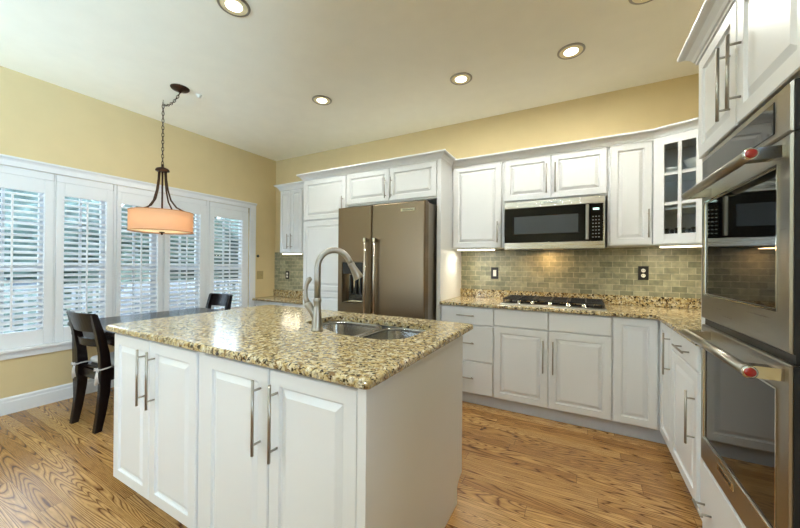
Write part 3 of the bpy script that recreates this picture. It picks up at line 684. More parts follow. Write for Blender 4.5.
t = thing('double_wall_oven', 'stainless double wall oven with dark glass doors and red handle medallions', 'oven', (RX, 1.53, 0.42))
oy0, oy1 = 1.199, 1.886
box(TF - 0.004, RX - 0.06, oy0 + 0.008, oy1 - 0.008, 0.425, 1.735).build('body', M['black'], t, 0.002)
FO = frame_x(OX + 0.024)
def odoor(z0, z1, wz0, wz1, hz_, bz):
    d = MB().loops([[FO(u, v, n) for u, v in ((oy0 + i, z0 + i), (oy1 - i, z0 + i), (oy1 - i, z1 - i), (oy0 + i, z1 - i))] for i, n in ((0, 0), (0, 0.019), (0.004, 0.024))] +
                   [[FO(u, v, n) for u, v in ((1.262 + i, wz0 + i), (1.842 - i, wz0 + i), (1.842 - i, wz1 - i), (1.262 + i, wz1 - i))] for i, n in ((0, 0.024), (0.004, 0.016))])
    d = d.build('oven_door', M['steel'], t)
    MB().loops([[FO(u, v, n) for u, v in ((1.257 + i, wz0 - 0.005 + i), (1.847 - i, wz0 - 0.005 + i), (1.847 - i, wz1 + 0.005 - i), (1.257 + i, wz1 + 0.005 - i))] for i, n in ((0, 0.0245), (0, 0.0275), (0.005, 0.0275), (0.006, 0.0245))], cap0=False, cap1=False).build('window_trim', M['chrome'], d)
    MB().fbox(FO, 1.265, 1.839, wz0 + 0.003, wz1 - 0.003, 0.0165, 0.0215).build('window_glass', M['bglass'], d)
    box(OX + 0.006, OX + 0.03, oy0 - 0.004, oy0 - 0.0005, z0, z1).build('side_trim', M['black'], d)
    hy0, hy1 = 1.217, 1.815; n0 = 0.092
    hb = MB(); sec = [(0.017 * math.cos(k * PI / 8), 0.014 * math.sin(k * PI / 8)) for k in range(16)]
    hb.loops([[FO(y, hz_ + b, n0 + a) for a, b in sec] for y in (hy0, hy1)], smooth=True)
    h = hb.build('handle', M['steel'], d)
    MB().lathe([(0.017, 0), (0.017, -0.004), (0.013, -0.007), (0.0128, -0.007)], FO(hy0, hz_, n0), 20, 'Y').build('medallion_ring', M['chrome'], h)
    MB().lathe([(0.013, -0.0066), (0.011, -0.0095), (0.002, -0.0105)], FO(hy0, hz_, n0), 20, 'Y').build('medallion', M['red'], h)
    for y in (hy0 + 0.004, hy1 - 0.05):
        MB().rects(lambda u, v, n: FO(y + n, v, u), 0.0245, n0, hz_ - 0.016, hz_ + 0.016, [(0, 0), (0, 0.036), (0.004, 0.040), (0.008, 0.040)]).build('handle_bracket', M['chrome'], h)
    return d
odoor(1.035, 1.596, 1.140, 1.525, 1.556, None)
dl = odoor(0.428, 1.006, 0.535, 0.926, 0.975, None)
bd = MB().fbox(FO, 1.53, 1.68, 0.487, 0.513, 0.0242, 0.028).build('badge', M['chrome'], dl, 0.001)
lettering('KitchenAid', lambda u, v, n: FO(2 * 1.605 - u, v, n), 1.605, 0.500, 0.0285, 0.024, M['black'], bd)
cp = MB().rects(FO, oy0, oy1, 1.600, 1.728, [(0, 0), (0, 0.019), (0.004, 0.024), (0.01, 0.024)]).build('control_panel', M['steel'], t)
MB().rects(FO, 1.277, 1.872, 1.618, 1.706, [(0, 0.0242), (0.0, 0.026), (0.002, 0.027), (0.006, 0.027)]).build('control_glass', M['bglass'], cp)
box(OX + 0.012, OX + 0.03, oy0 + 0.003, oy1 - 0.003, 1.007, 1.034).build('vent_gap', M['black'], t)
box(OX + 0.006, OX + 0.03, oy0 - 0.004, oy0 - 0.0005, 1.600, 1.728).build('side_trim', M['black'], cp)

# ------------------------------------------------------------------ island
IF_, IB_, IL, IR, IM = 0.811, 1.737, -2.197, -0.557, -1.398
FI = frame_y(IF_ + DT)
t = thing('island_cabinet', 'white two-door island cabinet on the left, nearer the dining chairs', 'cabinet', (-1.8, 1.3, 0), CAB)
box(IL, -1.426, IF_ + DT, IB_, 0.1, 0.884).build('carcass', M['white'], t, 0.001)
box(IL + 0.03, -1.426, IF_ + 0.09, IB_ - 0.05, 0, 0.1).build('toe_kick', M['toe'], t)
add_door(FI, t, IL + 0.006, -1.823, 0.104, 0.872, -1.860, 0.70, 0.27); add_door(FI, t, -1.817, -1.430, 0.104, 0.872, -1.770, 0.70, 0.27)
t = thing('island_cabinet', 'white two-door island cabinet below the sink, with plain end panel facing the ovens', 'cabinet', (-0.98, 1.3, 0), CAB)
IQ = -1.4245; bx = MB()   # an open-topped box: the sink bowls hang inside
bx.box(IQ, IR - 0.021, IF_ + DT, IF_ + DT + 0.018, 0.1, 0.884).box(IQ, IR - 0.021, IB_ - 0.018, IB_, 0.1, 0.884).box(IQ, IQ + 0.018, IF_ + DT + 0.018, IB_ - 0.018, 0.1, 0.86)
bx.box(IQ + 0.018, IR - 0.021, IF_ + DT + 0.018, IB_ - 0.018, 0.1, 0.118)
bx.build('carcass', M['white'], t, 0.001)
MB().fbox(FI, -1.4243, -1.377, 0.1, 0.884, 0.0005, 0.012).build('filler_strip', M['white'], t, 0.002)
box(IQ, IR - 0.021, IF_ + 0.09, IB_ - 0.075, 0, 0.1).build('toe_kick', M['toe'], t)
add_door(FI, t, -1.372, -0.983, 0.104, 0.872, -1.022, 0.70, 0.27); add_door(FI, t, -0.977, -0.588, 0.104, 0.872, -0.934, 0.70, 0.27)
ep = MB(); prof = [(IF_, 0.0), (IB_ - 0.075, 0), (IB_ - 0.075, 0.09), (IB_ - 0.06, 0.105), (IB_, 0.13), (IB_, 0.884), (IF_, 0.884)]
ep.loops([[(IR - 0.020, y, z) for y, z in prof], [(IR, y, z) for y, z in prof]])
ep.build('end_panel', M['white'], t, 0.002)
MB().box(IR - 0.028, IR + 0.004, IF_ - 0.003, IF_ - 0.0002, 0.0, 0.884).build('corner_bead', M['white'], t, 0.001)

# island worktop with a cut-out for the sink
GL, GR, GF, GB = -2.254, -0.535, 0.790, 1.873
def rrect(x0, x1, y0, y1, r, n=6):
    out = []
    for cx_, cy_, a0 in ((x1 - r, y1 - r, 0), (x0 + r, y1 - r, PI / 2), (x0 + r, y0 + r, PI), (x1 - r, y0 + r, 1.5 * PI)):
        for k in range(n + 1):
            a = a0 + k * (PI / 2) / n; out.append((cx_ + r * math.cos(a), cy_ + r * math.sin(a)))
    return out
def fillet(pts, n=7):
    "closed outline with rounded corners: pts = [(x, y, radius)], counter-clockwise"
    out = []
    for k in range(len(pts)):
        p = Vector(pts[k][:2]); a = Vector(pts[k - 1][:2]); b = Vector(pts[(k + 1) % len(pts)][:2]); r = pts[k][2]
        d0, d1 = (a - p).normalized(), (b - p).normalized(); half = d0.angle(d1) / 2; tl = r / math.tan(half)
        c = p + (d0 + d1).normalized() * (r / math.sin(half)); s0, s1 = p + d0 * tl - c, p + d1 * tl - c
        a0 = math.atan2(s0.y, s0.x); da = (math.atan2(s1.y, s1.x) - a0 + PI) % (2 * PI) - PI
        for q in range(n + 1):
            th = a0 + da * q / n; out.append((c.x + r * math.cos(th), c.y + r * math.sin(th)))
    return out
ot = rrect(GL, GR, GF, GB, 0.02)
ih = fillet([(-0.690, 1.690, .09), (-1.405, 1.690, .09), (-1.405, 1.402, .08), (-1.200, 1.332, .07), (-1.012, 1.245, .05), (-0.690, 1.245, .14)])
g = MB(); zb, zt = 0.8855, 0.916
ring = lambda pts, z, o=0.0, c=((GL + GR) / 2, (GF + GB) / 2): [(x - math.copysign(o, x - c[0]), y - math.copysign(o, y - c[1]), z) for x, y in pts]
def strip(rings):
    V = [[g.bm.verts.new(p) for p in r] for r in rings]; n = len(V[0])
    for p, q in zip(V, V[1:]):
        for i in range(n): g.face((p[i], p[(i + 1) % n], q[(i + 1) % n], q[i]))
    return V[0], V[-1]
o0, o1 = strip([ring(ot, zb, 0.004), ring(ot, zb + 0.004), ring(ot, zt - 0.010), ring(ot, zt - 0.004, 0.003), ring(ot, zt, 0.010)])
i0, i1 = strip([ring(ih, zb), ring(ih, zt)])
for p, q in ((o0, i0), (o1, i1)):
    ed = [g.bm.edges.get((l[i], l[(i + 1) % len(l)])) for l in (p, q) for i in range(len(l))]
    bmesh.ops.triangle_fill(g.bm, use_beauty=True, use_dissolve=False, edges=ed)
tag(g.build('island_worktop', M['granite']), 'speckled granite island worktop with a sink cut into it', 'worktop')

# sink
t = thing('sink', 'undermount stainless double-bowl sink set in the island worktop', 'sink', (-1.03, 1.55, 0.88))
def sbowl(corners, depth, name):
    mb = MB(); zt_ = 0.8835; cx_ = sum(p[0] for p in corners) / len(corners); cy_ = sum(p[1] for p in corners) / len(corners)
    def R(i, z): return [(x, y, z) for x, y in fillet([(x - math.copysign(i, x - cx_), y - math.copysign(i, y - cy_), max(0.03, r - i)) for x, y, r in corners])]
    mb.loops([R(-0.012, zt_ - 0.003), R(-0.012, zt_), R(0, zt_), R(0.004, zt_ - 0.02), R(0.012, zt_ - depth + 0.03), R(0.03, zt_ - depth), R(0.09, zt_ - depth - 0.004)], cap0=False, smooth=True)
    mb.build(name, M['sinkm'], t)
    MB().lathe([(0.045, zt_ - depth - 0.001), (0.04, zt_ - depth + 0.002), (0.03, zt_ - depth - 0.001), (0.002, zt_ - depth - 0.002)], (cx_, cy_, 0), 20).build('drain', M['chrome'], t)
sbowl([(-1.012, 1.688, .07), (-1.403, 1.688, .09), (-1.403, 1.404, .07), (-1.200, 1.334, .06), (-1.012, 1.249, .04)], 0.17, 'small_bowl')
sbowl([(-0.692, 1.688, .09), (-0.988, 1.688, .08), (-0.988, 1.247, .08), (-0.692, 1.247, .14)], 0.2, 'large_bowl')

# faucet
FB = Vector((-1.165, 1.258, 0.9165))
t = thing('faucet', 'satin nickel gooseneck pull-down faucet beside the island sink', 'faucet', FB)
MB().lathe([(0.031, 0), (0.031, 0.006), (0.027, 0.012), (0.025, 0.02), (0.0255, 0.045), (0.022, 0.08), (0.018, 0.115), (0.0165, 0.137), (0.0195, 0.144), (0.0205, 0.152), (0.0195, 0.160), (0.0158, 0.166), (0.014, 0.172)], FB, 24).build('body', M['nickel'], t)
hd = Vector((0.15, 0.13, 0)); hd.normalize(); reach = 0.168
pts = [FB + Vector((0, 0, 0.165)), FB + Vector((0, 0, 0.26)), FB + Vector((0, 0, 0.32))]
R_ = reach / 2 * 0.98
for k in range(1, 14):
    a = PI - k * (PI * 0.86) / 13
    pts.append(FB + Vector((0, 0, 0.32)) + hd * (R_ + R_ * math.cos(a)) + Vector((0, 0, R_ * 1.08 * math.sin(a))))
tip = pts[-1]; dv = (pts[-1] - pts[-2]).normalized(); pts.append(tip + dv * 0.02)
MB().tube(pts, [0.0158] * 3 + [0.0152] * (len(pts) - 3), 16).build('spout', M['nickel'], t)
s0_ = tip + dv * 0.018
MB().tube([s0_, s0_ + dv * 0.004, s0_ + dv * 0.02, s0_ + dv * 0.05, s0_ + dv * 0.082, s0_ + dv * 0.09], [0.0165, 0.018, 0.017, 0.021, 0.026, 0.024], 18).build('spray_head', M['nickel'], t)
sd = Vector((-0.72, -0.25, 0)).normalized()
b0 = FB + Vector((0, 0, 0.045))
MB().tube([b0, b0 + sd * 0.03 + Vector((0, 0, 0.055)), b0 + sd * 0.05 + Vector((0, 0, 0.085)), b0 + sd * 0.055 + Vector((0, 0, 0.095))], [0.015, 0.017, 0.020, 0.016], 14).build('handle_socket', M['nickel'], t)
h0 = b0 + sd * 0.052 + Vector((0, 0, 0.09))
MB().tube([h0, h0 + sd * 0.012 + Vector((0, 0, 0.03)), h0 + sd * 0.012 + Vector((0, 0, 0.07)), h0 + sd * 0.006 + Vector((0, 0, 0.10)), h0 - sd * 0.006 + Vector((0, 0, 0.122)), h0 - sd * 0.016 + Vector((0, 0, 0.13))], [0.015, 0.012, 0.0095, 0.010, 0.014, 0.010], 14).build('handle_lever', M['nickel'], t)

# ------------------------------------------------------------------ dining table, chairs
t = thing('dining_table', 'dark espresso dining table under the drum pendant by the shuttered window', 'table', (-3.4, 1.75, 0))
tx0, tx1, ty0_, ty1_, tz = -3.86, -2.94, 1.095, 2.22, 0.742
MB().loops([[(x, y, z) for x, y in rrect(tx0 + i, tx1 - i, ty0_ + i, ty1_ - i, 0.03)] for i, z in ((0.006, tz - 0.035), (0, tz - 0.03), (0, tz - 0.006), (0.005, tz))]).build('tabletop', M['espresso'], t)
ap = MB(); i = 0.025
ap.box(tx0 + i, tx1 - i, ty0_ + i, ty0_ + i + .022, 0.63, tz - .0355).box(tx0 + i, tx1 - i, ty1_ - i - .022, ty1_ - i, 0.63, tz - .0355).box(tx0 + i, tx0 + i + .022, ty0_ + i + .022, ty1_ - i - .022, 0.63, tz - .0355).box(tx1 - i - .022, tx1 - i, ty0_ + i + .022, ty1_ - i - .022, 0.63, tz - .0355)
ap.build('apron', M['espresso'], t, 0.002)
for lx in (tx0 + 0.028, tx1 - 0.098):
    for ly in (ty0_ + 0.028, ty1_ - 0.38):
        MB().loops([[(lx + 0.035 + sx * s, ly + 0.035 + sy * s, z) for sx, sy in ((-1, -1), (1, -1), (1, 1), (-1, 1))] for s, z in ((0.024, 0), (0.035, 0.55), (0.035, tz - 0.0358))]).build('leg', M['espresso'], t, 0.003)

def make_chair(label):
    t = thing('dining_chair', label, 'chair', (0, 0, 0), 'dark dining chairs')
    hw = 0.172
    def post_mesh(s):
        prof = [(-0.045, 0.0), (-0.025, 0.12), (-0.006, 0.28), (0.0, 0.44), (-0.010, 0.58), (-0.036, 0.72), (-0.074, 0.872)]
        return MB().loops([[(s * hw + sx * 0.021, y + sy * w_, z) for sx, sy in ((-1, -1), (1, -1), (1, 1), (-1, 1))] for (y, z), w_ in zip(prof, (.022, .027, .032, .034, .030, .025, .018))])
    for s in (-1, 1): post_mesh(s).build('rear_leg', M['espresso'], t, 0.004, True)
    for s in (-1, 1):
        MB().loops([[(s * 0.166 + sx * w_, 0.40 + sy * w_, z) for sx, sy in ((-1, -1), (1, -1), (1, 1), (-1, 1))] for w_, z in ((0.016, 0), (0.021, 0.40))]).build('front_leg', M['espresso'], t, 0.003, True)
    def rail(z0, z1, yb, yt, ext, bow, th=0.02):
        L = []
        for k in range(13):
            u = -1 + 2 * k / 12; x = u * (hw + ext); b = -bow * (1 - u * u)
            L.append([(x, yb + b - th / 2, z0), (x, yb + b + th / 2, z0), (x, yt + b + th / 2, z1), (x, yt + b - th / 2, z1)])
        return MB().loops(L)
    rail(0.735, 0.880, -0.038, -0.078, 0.022, 0.032).build('top_rail', M['espresso'], t, 0.004, True)
    rail(0.622, 0.682, -0.02, -0.03, -0.022, 0.025).build('back_slat', M['espresso'], t, 0.003, True)
    st = MB(); st.box(-hw - 0.015, hw + 0.015, 0.0, 0.435, 0.43, 0.452); st.build('seat', M['espresso'], t, 0.006, True)
    ap = MB(); ap.box(-hw + 0.022, hw - 0.022, -0.012, 0.012, 0.36, 0.4295).box(-0.144, 0.144, 0.39, 0.41, 0.36, 0.4295).box(-hw - 0.008, -hw + 0.012, 0.03, 0.378, 0.36, 0.4295).box(hw - 0.012, hw + 0.008, 0.03, 0.378, 0.36, 0.4295)
    ap.build('apron', M['espresso'], t, 0.003, True)
    return t
def make_cushion(label):
    t = thing('seat_cushion', label, 'cushion', (0, 0, 0), 'chair cushions')
    c = MB(); L = []
    for i, z in ((0.03, 0.4535), (0.006, 0.459), (0, 0.475), (0.008, 0.492), (0.04, 0.502), (0.09, 0.506)): L.append([(x, y, z) for x, y in rrect(-0.176 + i, 0.176 - i, 0.036 + i, 0.415 - i, 0.04)])
    c.loops(L, smooth=True); c.build('pad', M['cushion'], t, 0, True)
    for s in (-1, 1):
        x = s * 0.172; m = MB(); q = 0.040
        lp = [(x - s * 0.04, 0.045, 0.468), (x - s * 0.032, -0.02, 0.466), (x - s * 0.028, -q, 0.46), (x, -q - 0.004, 0.458), (x + s * 0.026, -q, 0.46), (x + s * 0.029, 0.0, 0.464), (x + s * 0.02, 0.034, 0.468)]
        m.tube(lp, 0.0045, 6)
        m.tube([(x, -q - 0.006, 0.458), (x - 0.022, -q - 0.014, 0.468), (x - 0.028, -q - 0.014, 0.452), (x - 0.002, -q - 0.008, 0.455)], 0.0055, 6)
        m.tube([(x, -q - 0.006, 0.458), (x + 0.022, -q - 0.014, 0.466), (x + 0.026, -q - 0.014, 0.45), (x + 0.002, -q - 0.008, 0.455)], 0.0055, 6)
        m.tube([(x, -q - 0.007, 0.457), (x - 0.014, -q - 0.011, 0.40), (x - 0.018, -q - 0.008, 0.345)], [0.005, 0.006, 0.007], 6)
        m.tube([(x, -q - 0.007, 0.457), (x + 0.010, -q - 0.012, 0.41), (x + 0.014, -q - 0.008, 0.36)], [0.005, 0.006, 0.007], 6)
        m.build('tie', M['cushion'], t, 0, True)
    return t
ch = make_chair('dark wooden dining chair with pale tied cushion, left of the island')
cu = make_cushion('pale grey seat cushion with white ties on the chair left of the island')
for o in (ch, cu): o.location = (-3.288, 1.088, 0); o.rotation_euler.z = math.radians(4)
ch2 = copy_tree(ch); ch2['label'] = 'dark dining chair of which only the curved top rail shows above the island'
ch2.location = (-3.85, 2.40, 0); ch2.rotation_euler.z = math.radians(184)

# ------------------------------------------------------------------ pendant
PX, PY = -3.56, 1.68
t = thing('pendant_light', 'bronze drum pendant with peach fabric shade over the dining table', 'pendant light', (PX, PY, CEIL))
CP = Vector((-3.185, 1.638, CEIL))
MB().lathe([(0.075, -0.0005), (0.075, -0.006), (0.066, -0.016), (0.04, -0.026), (0.015, -0.032), (0.008, -0.045), (0.002, -0.046)], CP, 28).build('canopy', M['bronze'], t)
HK = Vector((PX, PY, CEIL - 0.048))
MB().tube([(PX, PY, CEIL - 0.0005), (PX, PY, CEIL - 0.018), (PX - 0.010, PY, CEIL - 0.028), (PX - 0.012, PY, CEIL - 0.04), (PX, PY, CEIL - 0.048), (PX + 0.010, PY, CEIL - 0.04), (PX + 0.010, PY, CEIL - 0.03)], 0.0035, 8).build('ceiling_hook', M['nickel'], t)
def chain(points, name):
    mb = MB(); pts = [Vector(p) for p in points]
    seg = [(pts[i + 1] - pts[i]).length for i in range(len(pts) - 1)]; tot = sum(seg); n = max(2, int(tot / 0.034)); k = 0
    def at(s):
        for i, l in enumerate(seg):
            if s <= l or i == len(seg) - 1: return pts[i].lerp(pts[i + 1], min(1, s / l))
            s -= l
    for i in range(n):
        a, b = at(i * tot / n), at((i + 1) * tot / n); d = (b - a).normalized(); side = d.orthogonal().normalized()
        if i % 2: side = d.cross(side)
        c = (a + b) / 2; hl = (b - a).length * 0.66
        mb.tube([c + d * hl * math.cos(q * PI / 6) + side * 0.0095 * math.sin(q * PI / 6) for q in range(13)], 0.0027, 5, cap=False)
    return mb.build(name, M['bronze'], t)
A = CP + Vector((0, 0, -0.046)); sw = []
for k in range(9):
    u = k / 8; p = A.lerp(HK, u); p.z -= 0.045 * 4 * u * (1 - u); sw.append(p)
chain(sw, 'swag_chain'); chain([HK, (PX, PY, 2.203)], 'chain')
MB().tube(sw + [HK + Vector((0.004, 0, -0.2)), Vector((PX - 0.003, PY, 2.5)), Vector((PX, PY, 2.1683))], 0.002, 5).build('cord', M['nickel'], t)
MB().lathe([(0.004, 2.213), (0.012, 2.206), (0.012, 2.183), (0.05, 2.168), (0.058, 2.154), (0.058, 2.144), (0.045, 2.138), (0.002, 2.138)], (PX, PY, 0), 24).build('hub', M['bronze'], t)
for k in range(4):
    a = k * PI / 2 + 0.5; dr = Vector((math.cos(a), math.sin(a), 0)); c = Vector((PX, PY, 0))
    MB().tube([c + dr * r + Vector((0, 0, z)) for r, z in ((0.035, 2.141), (0.04, 2.06), (0.055, 1.96), (0.085, 1.86), (0.14, 1.79), (0.205, 1.756), (0.245, 1.741))], 0.0075, 8).build('arm', M['bronze'], t)
MB().tube([(PX, PY, 2.143), (PX, PY, 1.60)], 0.008, 8).build('stem', M['bronze'], t)
SR, SZ0, SZ1 = 0.258, 1.553, 1.748
MB().lathe([(SR, SZ0), (SR, SZ1), (SR - 0.003, SZ1), (SR - 0.003, SZ0), (SR, SZ0)], (PX, PY, 0), 64, cap=False).build('lamp_shade', M['shade'], t)
rm = MB(); 
for z in (SZ0 + 0.003, SZ1 - 0.003): rm.tube([(PX + SR * math.cos(k * PI / 32), PY + SR * math.sin(k * PI / 32), z) for k in range(65)], 0.004, 6, cap=False)
rm.build('shade_rim', mat('shade_band', (196, 140, 96), 0.8, var=0.03), t)
MB().lathe([(SR - 0.006, SZ0 + 0.012), (SR * 0.6, SZ0 + 0.004), (0.02, SZ0), (0.02, SZ0 + 0.003), (SR * 0.6, SZ0 + 0.007), (SR - 0.006, SZ0 + 0.015)], (PX, PY, 0), 48, cap=False).build('diffuser', M['diffuser'], t)
MB().lathe([(0.002, SZ0 - 0.03), (0.008, SZ0 - 0.026), (0.010, SZ0 - 0.018), (0.006, SZ0 - 0.012), (0.022, SZ0 - 0.006), (0.024, SZ0 + 0.004), (0.002, SZ0 + 0.005)], (PX, PY, 0), 18).build('finial', M['bronze'], t)
for k in range(3):
    a = k * 2 * PI / 3 + 0.3; p = (PX + 0.11 * math.cos(a), PY + 0.11 * math.sin(a), 1.645)
    MB().sphere(p, 0.03, scale=(1, 1, 1.25)).build('bulb', M['bulb'], t)
    lamp('POINT', 'pendant_bulb_light', p, 4.5, (1, 0.74, 0.44), 0.035)

# ------------------------------------------------------------------ recessed ceiling lights
CANS = [(-1.87, 1.265, 'recessed ceiling light at the top edge of the photo, left of the middle'), (-2.192, 2.405, 'recessed ceiling light above the refrigerator, farthest from the oven tower'),
        (-0.893, 2.68, 'recessed ceiling light above the cabinet left of the microwave'), (-0.065, 2.714, 'recessed ceiling light nearest the oven tower crown, fully in view'),
        (0.335, 2.33, 'recessed ceiling light just clipped by the top edge of the photo, near the oven tower'),
        (-1.9, -0.1, None), (-0.35, 0.5, None), (-1.9, -1.5, None), (-0.35, -1.2, None)]  # entries without a label are added out of view to light the room
first = None
for x, y, lab in CANS:
    lab = lab or 'added recessed ceiling light, out of view'
    c = (x, y, CEIL)
    if first is None:
        first = t = thing('recessed_light', lab, 'ceiling light', c, 'recessed ceiling lights')
        MB().lathe([(0.078, -0.001), (0.093, -0.001), (0.093, -0.005), (0.088, -0.009), (0.080, -0.010), (0.077, -0.006)], c, 36, cap=False).build('trim_ring', M['nickel'], t)
        MB().lathe([(0.079, -0.007), (0.070, -0.004), (0.05, -0.0015), (0.002, -0.0012)], c, 36).build('reflector', M['reflector'], t)
        MB().lathe([(0.050, -0.002), (0.047, -0.008), (0.032, -0.012), (0.002, -0.014)], c, 28).build('bulb', M['bulb'], t)
    else:
        t = copy_tree(first); t['label'] = lab; t.location = c
    lamp('AREA', 'recessed_lamp', (x, y, CEIL - 0.03), CAN_POWER, WARM, 0.10)
t = MB().lathe([(0.026, -0.0005), (0.026, -0.004), (0.012, -0.008), (0.01, -0.02), (0.018, -0.022), (0.018, -0.026), (0.002, -0.027)], (-3.157, 1.791, CEIL), 18).build('sprinkler_head', M['plate_w'])
tag(t, 'small white sprinkler head on the ceiling beside the pendant canopy', 'sprinkler')

# under-cabinet lights
def ucl(name, F, u0, u1, z, label, n0, n1, lx, ly, rot, power):
    t = thing('under_cabinet_light', label, 'light', F((u0 + u1) / 2, z, (n0 + n1) / 2), 'under-cabinet lights')
    MB().fbox(F, u0, u1, z - 0.012, z - 0.0005, n0, n1).build('housing', M['plate_w'], t, 0.002)
    MB().fbox(F, u0 + 0.006, u1 - 0.006, z - 0.020, z - 0.0125, n0 + 0.004, n1 - 0.004).build('lens', M['strip'], t, 0.002)
    lamp('AREA', 'under_cabinet_lamp', (lx, ly, z - 0.024), power, (1, 0.88, 0.66), u1 - u0, (0, 0, rot), shape='RECTANGLE', size_y=0.03)
FU = frame_y(3.25)
ucl('a', FU, -1.10, -0.72, UB, 'glowing under-cabinet strip light below the cabinet left of the microwave', 0, 0.05, -0.91, 3.225, 0, 2.6)
ucl('b', frame_d(P1, P2), 0.03, Ld - 0.03, UB, 'glowing under-cabinet strip light below the glass corner cabinet', -0.07, -0.02, 0.665, 3.165, -0.39, 2.8)
ucl('c', FU, -3.62, -3.28, 1.404, 'glowing under-cabinet strip light above the desk counter', 0, 0.05, -3.45, 3.225, 0, 1.4)

# outlets and switches
def outlet(x, z, label, rocker, y=BY - 0.0095):
    F = frame_y(y); t = thing('wall_switch' if rocker else 'wall_outlet', label, 'switch' if rocker else 'outlet', F(x, z, 0), None)
    MB().rects(F, x - 0.037, x + 0.037, z - 0.06, z + 0.06, [(0, 0), (0, 0.003), (0.003, 0.006), (0.006, 0.006)]).build('cover_plate', M['plate_b'], t)
    if rocker: MB().rects(F, x - 0.016, x + 0.016, z - 0.033, z + 0.033, [(0, 0.006), (0, 0.009), (0.002, 0.011), (0.004, 0.011)]).build('rocker', M['plate_w'], t)
    else:
        for dz in (-0.022, 0.022):
            r = MB().lathe([(0.016, -0.006), (0.016, -0.009), (0.014, -0.0095), (0.002, -0.0095)], F(x, z + dz, 0), 20, 'Y').build('receptacle', M['plate_w'], t)
            MB().fbox(F, x - 0.007, x - 0.005, z + dz - 0.005, z + dz + 0.005, 0.0096, 0.0102).fbox(F, x + 0.005, x + 0.007, z + dz - 0.004, z + dz + 0.004, 0.0096, 0.0102).build('slots', M['black'], r)
outlet(-0.783, 1.175, 'black switch plate with white rocker on the tile left of the cooktop', True)
outlet(0.483, 1.199, 'black outlet plate with white sockets on the tile right of the cooktop', False)
outlet(-3.845, 1.087, 'black outlet plate on the tile above the desk counter', False)
F = frame_l(LX)
t = thing('wall_switch', 'tan double switch plate on the wall between window and desk', 'switch', F(3.243, 1.087, 0))
MB().rects(F, 3.19, 3.296, 1.027, 1.147, [(0, 0.0005), (0, 0.004), (0.003, 0.006), (0.006, 0.006)]).build('cover_plate', M['plate_t'], t)
for yy in (3.219, 3.267): MB().rects(F, yy - 0.006, yy + 0.006, 1.075, 1.099, [(0, 0.006), (0.001, 0.013), (0.003, 0.014)]).build('toggle', M['plate_t'], t)
t = MB().lathe([(0.02, 0.0005), (0.02, 0.012), (0.016, 0.018), (0.002, 0.019)], F(3.20, 1.365, 0), 18, 'X').build('door_sensor', M['black'])
tag(t, 'small round black sensor on the wall above the tan switch', 'sensor')

# ------------------------------------------------------------------ outside the windows
struct('ground', box(-90, LX - 0.25, -50, 70, -1.0, -0.9), M['lawn'])
struct('terrain_rear', box(LX - 0.2, 20, -40, FY - 0.25, -1.6, -1.5), M['lawn'])
struct('terrain_right', box(RX + 0.25, 20, FY - 0.24, 12, -1.6, -1.5), M['lawn'])
def blob(c, r, m, name, label, cat, scale=(1, 1, 1), trunk=None):
    bm = bmesh.new(); bmesh.ops.create_icosphere(bm, subdivisions=5, radius=1.0)
    for v in bm.verts:
        p = v.co.copy(); k = 1 + 0.28 * noise.noise(p * 2.3 + Vector(c)) + 0.16 * noise.noise(p * 6 + Vector(c)) + 0.09 * noise.noise(p * 15)
        v.co = Vector((p.x * scale[0], p.y * scale[1], p.z * scale[2])) * r * k
    for f in bm.faces: f.smooth = True
    mb = MB(); mb.bm.free(); mb.bm = bm
    t = thing(name, label, cat, (c[0], c[1], -0.9))
    bmesh.ops.translate(bm, verts=bm.verts, vec=Vector(c))
    mb.build('foliage', m, t)
    if trunk: MB().tube([(c[0], c[1], -0.9), (c[0] + 0.05, c[1], c[2] * 0.5), (c[0], c[1], c[2])], [0.16, 0.12, 0.08], 10).build('trunk', M['bark'], t)
blob((-12.0, 6.0, 2.0), 1.4, M['leaf'], 'tree', 'dark green tree outside, behind the shutter right of the drum pendant', 'tree', (1, 1.1, 1.1), True)
blob((-16.0, 4.0, 2.4), 1.6, M['leaf2'], 'tree', 'pale green tree outside, behind the second shutter from the photo edge', 'tree', (1, 1.0, 1.2), True)
blob((-12.8, 10.2, 2.0), 2.0, M['leaf2'], 'tree', 'pale green tree outside, behind the farthest shutter by the tan switch', 'tree', (1, 1.0, 1.1), True)
blob((-9.5, 3.9, 0.0), 1.0, M['leaf'], 'shrub', 'round green shrub outside beyond the deck railing, below the drum pendant', 'shrub')
blob((-10.2, 1.9, -0.1), 0.9, M['leaf2'], 'shrub', 'pale green shrub outside beyond the deck railing, behind the shutter at the photo edge', 'shrub')
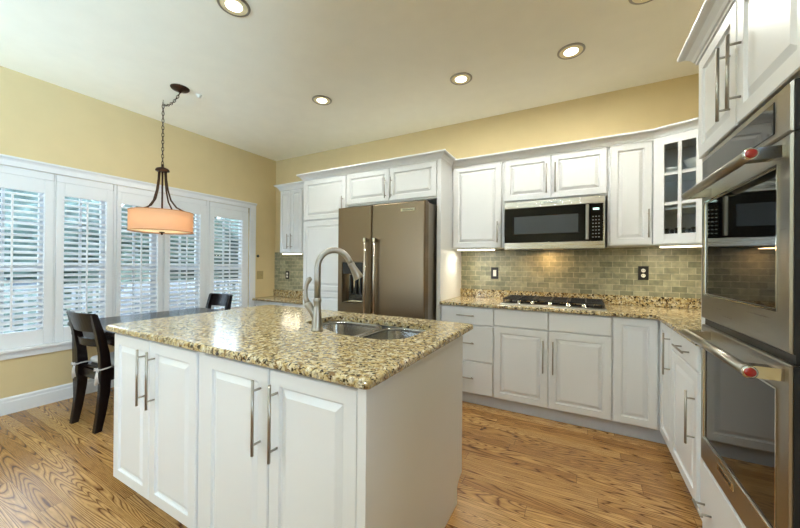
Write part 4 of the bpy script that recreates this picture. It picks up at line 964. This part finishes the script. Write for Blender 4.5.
def hedge_mesh(x0, x1, y0, y1, z0, z1, n=150, m=22):
    mb = MB(); prof = [(x1, z0), (x1, z0 + (z1 - z0) * .3), (x1, z0 + (z1 - z0) * .6), (x1, z0 + (z1 - z0) * .85), (x1 - .25, z1), ((x0 + x1) / 2, z1 + .1), (x0 + .25, z1), (x0, z0)]
    return mb.loops([[(x + 0.35 * noise.noise(Vector((i * .31, x * 2, z * 1.3))), y0 + (y1 - y0) * i / n, z + (0.3 * noise.noise(Vector((i * .23, x, z * 2 + 9))) if z > z0 else 0)) for x, z in prof] for i in range(n + 1)])
tag(hedge_mesh(-28, -26.5, -8, 34, -0.9, 3.2).build('hedge', M['leaf']), 'long dark green hedge outside, behind the trees and the grey house', 'hedge')
t = thing('neighbour_house', 'grey sided house outside, seen through the left shutters', 'house', (-21, 0, -0.9))
box(-24, -19, -4.5, 5.0, -0.9, 3.4).build('walls', M['siding'], t)
MB().loops([[(x, y, z) for x, z in ((-24.4, 3.4), (-18.6, 3.4), (-21.5, 5.6))] for y in (-4.9, 5.4)]).build('roof', M['roofm'], t)
for wy in (-3.2, -0.8, 1.4, 3.4): box(-19.0, -18.95, wy, wy + 0.9, 0.6, 2.1).build('house_window', M['bwin'], t)
t = thing('deck', 'grey timber deck outside the shuttered window', 'deck', (-5.6, 2.2, -0.3))
dk = MB()
for k in range(18): dk.box(-4.5 - (k + 1) * 0.145, -4.5 - k * 0.145 - 0.006, -3.0, 7.5, -0.22, -0.18)
dk.build('boards', M['deck'], t)
for y in (-2.9, 0.5, 3.9, 7.4): box(-7.1, -7.0, y - 0.05, y + 0.05, -0.9, 0.85).build('post', M['railm'], t)
MB().box(-7.12, -6.98, -3.0, 7.5, 0.85, 0.90).box(-7.08, -7.02, -3.0, 7.5, -0.08, -0.02).build('rail', M['railm'], t, 0.004)
bl = MB()
for k in range(80):
    y = -2.8 + k * 0.128; bl.box(-7.07, -7.03, y, y + 0.035, -0.02, 0.85)
bl.build('balusters', M['railm'], t)
t = thing('covered_grill', 'grill under a grey cover standing on the deck outside', 'grill', (-6.1, 2.85, -0.18))
MB().loops([[(x, y, z) for x, y in rrect(-6.4 + i, -5.8 - i, 2.3 + i, 3.4 - i, 0.1)] for i, z in ((0.02, -0.179), (0.0, 0.1), (0.02, 0.55), (0.05, 0.7), (0.15, 0.92), (0.22, 0.95))], smooth=True).build('cover', M['cover'], t)
